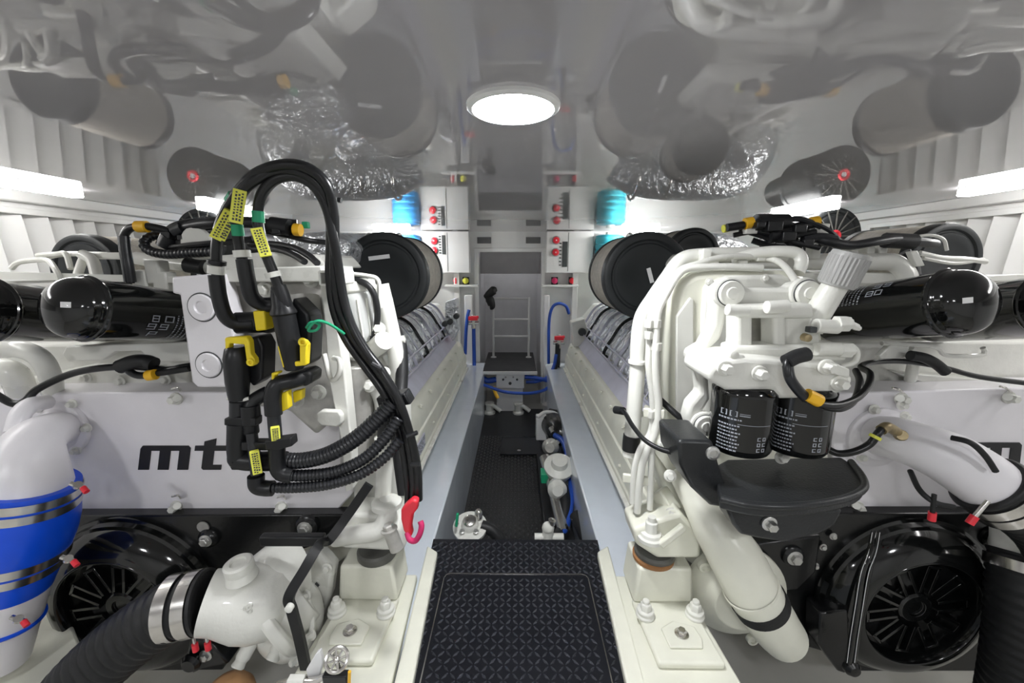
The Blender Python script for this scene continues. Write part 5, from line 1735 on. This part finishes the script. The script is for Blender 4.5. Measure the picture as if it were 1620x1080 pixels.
cabinet(666, 743, 432, 'white switch cabinet with red lamps on the bulkhead left of the doorway', [(687, 381), (687, 396)], (699, 372, 705, 402, 708), -1)
cabinet(865, 937, 432, 'white switch cabinet with red lamps on the bulkhead right of the doorway', [(880, 380), (879, 399)], (890, 382, 897, 422, 899), 1)
for (x0, x1), nm in (((755, 777), 'left'), ((832, 855), 'right')):
    a, b = P(x0, 375, YB), P(x1, 385, YB)
    root = empty('vent_grille', V(((a.x + b.x) / 2, YB - .01, b.z)), 'small dark slotted grille over the doorway, %s end' % nm, 'grille', 'grilles over the doorway')
    MB().box(((a.x + b.x) / 2, YB - .004, (a.z + b.z) / 2), (b.x - a.x, .012, a.z - b.z)).build('backing', 'dark', root)
    f = MB()
    for i in range(5):
        f.box(((a.x + b.x) / 2, YB - .012, b.z + (a.z - b.z) * (i + .5) / 5), (b.x - a.x, .006, .005))
    f.build('slats', 'greyp', root)
for (x0, x1), m_, lab in (((624, 668), 'tankblue', 'blue ribbed tank under the ceiling left of the left switch cabinet'), ((942, 984), 'teal', 'teal ribbed tank under the ceiling right of the right switch cabinet')):
    a, b = P(x0, 372, YB - .15), P(x1, 424, YB - .15)
    r = (b.x - a.x) / 2
    root = empty('expansion_tank', V(((a.x + b.x) / 2, YB - .17, b.z)), lab, 'tank', 'coloured tanks on the bulkhead')
    pf = [(0, r * .8), (.02, r)]
    h = HC - .05 - b.z
    n = 5
    for i in range(n):
        z0 = .02 + (h - .04) * i / n
        pf += [(z0 + .01, r), (z0 + (h - .04) / n * .7, r), (z0 + (h - .04) / n * .8, r * .95), (z0 + (h - .04) / n * .95, r * .95)]
    pf += [(h - .01, r), (h, r * .8)]
    MB().lathe(V(((a.x + b.x) / 2, YB - .17, b.z)), (0, 0, 1), pf, 36).build('body', m_, root)
    MB().cyl(V(((a.x + b.x) / 2, YB - .17, b.z + h)), V(((a.x + b.x) / 2, YB - .17, b.z + h + .03)), r * .3).build('cap', 'cast', root)
    bb = MB()
    bb.box(((a.x + b.x) / 2, YB - .01, b.z + h / 2), (r * 1.2, .02, h * .8))
    bb.build('bracket', 'wall', root)
# shelves with small red and yellow fittings under the cabinets
for sx, x0, x1, nm in ((-1, 704, 756, 'left'), (1, 858, 915, 'right')):
    a, b = P(x0, 452, YB - .12), P(x1, 458, YB - .12)
    root = tag(MB().box(((a.x + b.x) / 2, YB - .07, a.z), (abs(b.x - a.x), .14, .022)).build('wall_shelf', 'wall', None, .003), 'narrow white shelf under the switch cabinet, %s of the doorway' % nm, 'shelf', 'narrow bulkhead shelves')
    items = (((721, 442), 'red'), ((736, 441), 'lime')) if sx < 0 else (((878, 441), 'magenta'), ((906, 440), 'red'))
    for q, m_ in items:
        c = P(*q, YB - .10)
        zt = a.z + .011
        it = empty('battery_switch', V((c.x, YB - .06, zt)), '%s switch knob on the shelf %s of the doorway' % ({'red': 'red', 'lime': 'yellow', 'magenta': 'dark red'}[m_], nm), 'switch', 'switch knobs on the bulkhead shelves')
        MB().box((c.x, YB - .045, zt + .04), (.07, .05, .08)).build('base', 'plastic', it, .004)
        k = MB().lathe((c.x, YB - .07, zt + .042), (0, -1, 0), [(0, .034), (.02, .032), (.025, .02)], 20)
        k.box((c.x, YB - .10, zt + .042), (.014, .02, .064))
        k.build('knob', m_, it, .002)

# steps and ladder in the doorway
zs = .50
st = empty('entry_step', V((0, 4.45, 0)), 'black topped white step box in the doorway at the end of the walkway', 'step')
f0, f1 = PZ(763, 587, zs), PZ(849, 587, zs)
yb_ = PZ(806, 557, zs).y
xm, wd = (f0.x + f1.x) / 2, f1.x - f0.x
MB().box((xm, (f0.y + yb_) / 2, zs - .012), (wd, yb_ - f0.y, .024)).build('tread', 'aisle', st, .003)
MB().box((xm, f0.y + .0, zs - .018), (wd + .012, .012, .034)).build('nosing', 'wall', st, .002)
MB().box((xm, (f0.y + yb_) / 2 + .05, (zs - .03) / 2), (wd * .5, yb_ - f0.y - .12, zs - .03)).build('base', 'wall', st, .006)
ctl = empty('control_box', P(808, 614, f0.y + .05), 'white control box with small black knobs under the step', 'control box')
a, b = P(785, 588, f0.y + .02), P(829, 614, f0.y + .02)
MB().box(((a.x + b.x) / 2, f0.y + .065, (a.z + b.z) / 2), (b.x - a.x, .09, a.z - b.z)).build('body', 'wall', ctl, .005)
for q, m_, r in (((796, 600), 'dark', .012), ((818, 600), 'dark', .012), ((807, 606), 'dark', .017), ((800, 596), 'greyp', .010), ((812, 596), 'greyp', .010)):
    MB().lathe(P(*q, f0.y + .022), (0, -1, 0), [(0, r), (.012, r * .9), (.014, r * .5)], 16).build('knob', m_, ctl)
ld = empty('boarding_ladder', V((xm, 5.0, zs)), 'white tubular ladder standing in the doorway on the black step', 'ladder')
yl = 4.72
l0, l1 = P(780, 470, yl), P(837, 470, yl)
r = .014
lt = MB()
for sxx in (l0, l1):
    MB().tube([V((sxx.x, yl, zs)), V((sxx.x, yl, l0.z))], r, 12, sm=False).build('rail', 'wall', ld)
    MB().lathe(V((sxx.x, yl, zs)), (0, 0, 1), [(0, .034), (.008, .032), (.010, .018)], 20).build('foot', 'wall', ld)
for py in (472, 505, 532):
    z = P(800, py, yl).z
    MB().tube([V((l0.x, yl, z)), V((l1.x, yl, z))], r * .9, 12, sm=False).build('rung', 'wall', ld)
ja = MB()
ja.tube([P(768, 470, 4.6), P(774, 465, 4.58), P(781, 459, 4.57), P(786, 457, 4.57)], [.03, .045, .05, .02], 12)
ja.tube([P(770, 466, 4.6), P(775, 474, 4.58), P(778, 484, 4.57), P(775, 485, 4.57)], [.03, .05, .04, .03], 12)
o = ja.build('glove', 'rubber')
tag(o, 'black glove hanging on the left rail of the white ladder', 'glove')

# posts, valves and pipes beside the doorway
for sx, x0, x1, nm in ((-1, 735, 747, 'left'), (1, 861, 869, 'right')):
    a, b = P(x0, 470, 4.40), P(x1, 470, 4.40)
    zt = P(0, 466, 4.4).z
    o = MB().box(((a.x + b.x) / 2, 4.42, zt / 2), (abs(b.x - a.x), .10, zt)).build('post', 'wall', None, .006)
    o['kind'] = 'structure'
    o.name = 'pillar_' + nm
for q, lab, yy in (((749, 505), 'red handled valve on a blue pipe left of the doorway', 4.33), ((884, 536), 'red handled valve above blue hoses right of the doorway', 4.25)):
    c = P(*q, yy)
    root = empty('gate_valve', V((c.x, yy, 0)), lab, 'valve', 'red handled valves by the doorway')
    MB().cyl(c - V((0, 0, .10)), c + V((0, 0, .05)), .026).cyl(c + V((-.06, 0, -.04)), c + V((.06, 0, -.04)), .024).build('body', 'steel', root, .003)
    MB().box(c + V((0, -.035, .015)), (.10, .03, .045)).bar(c + V((-.05, -.03, .01)), c + V((.06, -.03, .03)), .02, .03).build('handle', 'red', root, .006)
    MB().tube([V((c.x, yy, .0)), V((c.x, yy, c.z - .10))], .02, 12, sm=False).build('pipe', 'bluep' if q[0] < 800 else 'rubber', root)
o = MB().tube([P(736, 560, 4.3), P(737, 530, 4.3), P(739, 505, 4.3), P(742, 490, 4.32)], .018, 12).build('water_pipe', 'bluep')
tag(o, 'blue pipe rising beside the left post of the doorway', 'pipe')


def bhose(label, pts, r, m='bluep', name='water_hose', group='blue water hoses by the doorway'):
    o = MB().tube([P(*p) for p in pts], r, 12).build(name, m)
    return tag(o, label, 'hose', group)


bhose('blue hose arching up over the right post of the doorway', [(868, 575, 4.25), (868, 540, 4.25), (869, 505, 4.25), (874, 486, 4.25), (884, 480, 4.25), (895, 484, 4.27), (900, 496, 4.3)], .016)
bhose('blue hose curving from the step down to the right valve', [(832, 604, 4.15), (850, 603, 4.15), (866, 596, 4.15), (876, 580, 4.18), (880, 560, 4.2)], .018)
bhose('blue hose bundle lying level to the right of the control box', [(830, 596, 4.12), (850, 598, 4.12), (870, 602, 4.12), (886, 600, 4.15)], .022)
bhose('blue hose bundle lying level to the left of the control box', [(785, 600, 4.12), (772, 602, 4.12), (762, 598, 4.12), (757, 604, 4.12)], .030)
bhose('blue hose sagging low in front of the control box', [(758, 606, 4.05), (775, 612, 4.0), (800, 620, 3.98), (835, 622, 3.98), (858, 618, 4.02), (868, 612, 4.05)], .016)
o = bhose('dark green hose dropping from the right valve to the floor', [(882, 545, 4.22), (880, 575, 4.2), (874, 600, 4.15), (872, 625, 4.1)], .022, 'rubber', 'drain_hose', None)
c = P(870, 640, 4.05)
root = empty('bilge_strainer', V((c.x, 4.05, 0)), 'small grey cylindrical strainer on the floor right of the step', 'strainer')
MB().lathe(V((c.x, 4.05, .024)), (0, 0, 1), [(0, .07), (.10, .075), (.11, .08), (.13, .08), (.135, .06)], 24).build('body', 'greyp', root)
MB().cyl(V((c.x, 4.05, .158)), V((c.x, 4.05, .19)), .03).build('neck', 'steel', root)
for q, lab in (((820, 636), 'white bilge pump fitting on the floor before the step'), ((775, 640), 'white bent pipe fitting on the floor left of the step')):
    c = PZ(*q, .10)
    c.y = 4.12
    root = empty('bilge_fitting', V((c.x, c.y, .024)), lab, 'pipe fitting', 'white fittings on the floor by the step')
    MB().lathe(V((c.x, c.y, .024)), (0, 0, 1), [(0, .06), (.02, .06), (.03, .04), (.09, .04), (.10, .05), (.12, .05)], 20).build('body', 'cast', root)
    MB().tube([V((c.x, c.y, .10)), V((c.x + .05, c.y - .02, .11)), V((c.x + .12, c.y - .03, .06))], .022, 12).build('elbow', 'cast', root)
o = bhose('yellow hose end lying on the floor left of the step', [(781, 612, 4.1), (784, 622, 4.05), (788, 630, 4.03)], .018, 'orange', 'drain_hose', None)

# grey junction box on the far end of the right engine
root = empty('junction_box', P(922, 555, 3.55), 'pale junction box with a round black port at the right engine far end', 'junction box')
MB().face([(904, 510), (925, 504), (930, 520), (930, 545), (908, 550)], 3.50, .14).build('body', 'cast', root, .008)
MB().lathe(P(921, 525, 3.49), (0, -1, 0), [(-.01, .035), (.006, .035), (.010, .025), (.006, .02), (.006, .001)], 20).build('port', 'dark', root)
MB().lathe(P(924, 553, 3.47), (0, -1, 0), [(0, .022), (.03, .022), (.034, .016)], 14).build('cable_gland', 'dark', root)
root = empty('junction_box', P(712, 520, 3.55), 'foil clad junction block with black ports at the left engine far end', 'junction box')
MB().face([(704, 478), (722, 472), (726, 520), (716, 540), (704, 520)], 3.45, .14).build('body', 'foil', root, .01)
for q in ((704, 512), (712, 509), (722, 500)):
    MB().lathe(P(*q, 3.42), (0, -1, 0), [(-.03, .024), (.02, .024), (.024, .016)], 16).build('port', 'dark', root)

# ================================================================== pumps and fittings in the walkway
pp = empty('bilge_pump_unit', V((.22, 2.3, .024)), 'long bilge pump set with a chrome pipe along the right side of the walkway', 'pump')
c = P(856, 675, 2.95)
MB().box((c.x, 2.95, c.z), (.08, .10, .18)).build('switch_box', 'sticker', pp, .006)
MB().lathe(P(872, 668, 2.95), (.3, -1, -.05), [(0, .075), (.02, .09), (.22, .09), (.25, .07), (.28, .03)], 28).build('motor', 'blackp', pp)
MB().lathe(P(872, 712, 2.62), (.2, -1, -.1), [(0, .06), (.05, .075), (.10, .07), (.14, .05)], 28).build('motor_end', 'plastic', pp)
MB().tube([P(862, 724, 2.38), P(872, 760, 2.22), P(882, 800, 2.06), P(892, 842, 1.92)], .036, 20).build('chrome_pipe', 'steel', pp)
MB().lathe(P(884, 742, 2.25), (0, -.5, 1), [(-.06, .06), (0, .085), (.02, .09), (.035, .09), (.05, .05), (.09, .045)], 28).build('pump_head', 'cast', pp)
MB().lathe(P(880, 770, 2.15), (0, -1, .3), [(0, .05), (.06, .055), (.09, .03)], 24).build('pump_body', 'cast', pp)
MB().lathe(P(872, 705, 2.5), (-.2, -1, .3), [(0, .05), (.05, .055), (.09, .03)], 20).build('coupling', 'grey', pp)
MB().box(P(862, 752, 2.25), (.05, .08, .06)).build('terminal', 'green', pp, .004)
MB().box((.245, 2.35, .075), (.16, 1.3, .10)).build('base', 'plastic', pp, .006)
MB().tube([P(850, 660, 2.9), P(862, 652, 2.95), P(880, 655, 2.95), P(890, 675, 2.85), P(882, 700, 2.65)], .014, 10).build('white_wire', 'sticker', pp)
MB().tube([P(868, 652, 3.05), P(890, 660, 3.0), P(902, 690, 2.8), P(910, 720, 2.6), P(914, 760, 2.35)], .035, 14).build('intake_hose', 'rubber', pp)
MB().tube([P(890, 770, 2.15), P(894, 800, 2.05), P(890, 835, 1.95), P(878, 860, 1.85)], .035, 14).build('outlet_hose', 'rubber', pp)
o = bhose('bright blue hose running beside the chrome pipe in the walkway', [(878, 688, 2.7), (892, 700, 2.6), (900, 730, 2.4), (904, 765, 2.2), (902, 800, 2.05), (896, 830, 1.95), (888, 845, 1.9)], .020, 'bluep', 'water_hose', None)
MB().tube([P(876, 684, 2.72), P(872, 676, 2.75)], .022, 12).build('end_ferrule', 'steel', o)
dh = bhose('black hose standing with a steel clamp at the far right corner of the deck plate', [(912, 815, 1.95), (924, 840, 1.85), (934, 868, 1.75), (940, 900, 1.68)], .038, 'rubber', 'drain_hose', None)
MB().lathe(P(916, 822, 1.93), (-.3, -.7, -.6), [(0, .039), (0, .042), (.018, .042), (.018, .039)], 24, cap=False).build('hose_clamp', 'steel', dh)

ss = empty('sea_strainer', V((-.20, 1.66, .024)), 'white flanged sea valve with a green lever beyond the deck plate', 'valve')
c = P(744, 832, 1.66)
MB().cyl(V((c.x, 1.66, .024)), V((c.x, 1.66, c.z - .01)), .045).build('stem', 'cast', ss)
fl = MB()
fl.lathe(c - V((0, 0, .02)), (0, -.35, 1), [(0, .07), (.015, .078), (.03, .078), (.034, .06), (.034, .04), (.05, .038), (.06, .03), (.06, .015), (.045, .001)], 32)
fl.build('flange', 'cast', ss, .002)
for k in range(6):
    a_ = 2 * PI * k / 6
    MB().bolt(c + V((math.cos(a_) * .062, math.sin(a_) * .055 - .005, .012)), (0, -.35, 1), .008).build('flange_bolt', 'bolt', ss)
MB().lathe(c + V((0, -.02, .04)), (0, -.35, 1), [(0, .028), (.006, .030), (.010, .024)], 20).build('cap', 'steel', ss)
MB().bar(P(722, 832, 1.6), P(724, 812, 1.6), .012, .016, (0, 1, 0)).build('lever', 'green', ss, .003)
MB().tube([c + V((.05, .0, .0)), c + V((.11, -.01, -.02)), c + V((.16, -.03, -.10)), c + V((.17, -.04, -.2))], .028, 14).build('outlet_hose', 'rubber', ss)
MB().lathe(P(757, 812, 1.68), (0, 0, 1), [(-.02, .018), (.01, .018), (.02, .01)], 14).build('drain_nut', 'steel', ss)
sv = empty('stop_cock', V((.11, 1.62, .024)), 'small white stop cock just beyond the far edge of the deck plate', 'valve')
c = P(867, 838, 1.62)
MB().cyl(V((c.x, 1.62, .024)), V((c.x, 1.62, c.z)), .025).build('stem', 'cast', sv)
MB().ball(c + V((0, 0, .01)), .028).build('knob', 'cast', sv)
MB().cyl(c + V((-.06, 0, -.035)), c + V((.07, 0, -.035)), .016).build('cross_pipe', 'cast', sv)
MB().lathe(c + V((.015, 0, .03)), (.2, 0, 1), [(0, .016), (.02, .018), (.025, .01)], 14).build('top_nut', 'steel', sv)

# hand wheel valve beside the left mount
hv = empty('hand_wheel_valve', V((-.395, .83, ZS)), 'steel spoked hand wheel valve in front of the left engine mount', 'valve')
c = P(533, 1043, .80)
w_ = MB()
ax = (EYE - c).normalized() * .5 + V((.2, -.4, .3))
ax.normalize()
w_.ring(c, ax, .024, .0045, 28, 8)
_, u, vv = basis(ax)
for k in range(8):
    t = 2 * PI * k / 8
    w_.cyl(c, c + (u * math.cos(t) + vv * math.sin(t)) * .022, .0026, n=8)
w_.ball(c, .008)
w_.build('wheel', 'steel', hv)
MB().tube([c, c - ax * .04, V((c.x, .84, ZS + .03)), V((c.x, .84, ZS))], .009, 10).build('stem', 'steel', hv)
MB().tube([P(520, 1068, .82), P(500, 1078, .82), P(470, 1078, .83), P(440, 1085, .84)], .012, 10).build('body', 'steel', hv)
MB().lathe(P(470, 1078, .825), (1, 0, 0), [(-.02, .016), (.02, .016)], 6).build('union_nut', 'cast', hv, .001)
MB().face([(484, 1060), (500, 1034), (506, 1030), (510, 1048), (505, 1075), (490, 1085)], .83, .012).build('tab', 'sticker', hv, .002)
MB().tube([P(553, 1062, .80), P(552, 1090, .80)], .004, 8).build('orange_wire', 'orange', hv)
MB().box(P(532, 1072, .81), (.06, .02, .03)).build('bonnet', 'plastic', hv, .003)
ob = empty('orange_float', V(P(362, 1100, 1.0).to_tuple()[:2] + (0,)), 'orange rounded cap just showing at the bottom edge under the white pump', 'float')
c = P(362, 1105, 1.0)
MB().lathe(V((c.x, 1.0, 0)), (0, 0, 1), [(0, .07), (.02, .075), (c.z - .02, .075), (c.z + .02, .070), (c.z + .045, .055), (c.z + .058, .03), (c.z + .062, .001)], 32).build('body', 'amberglow', ob)
bpy.context.view_layer.update()
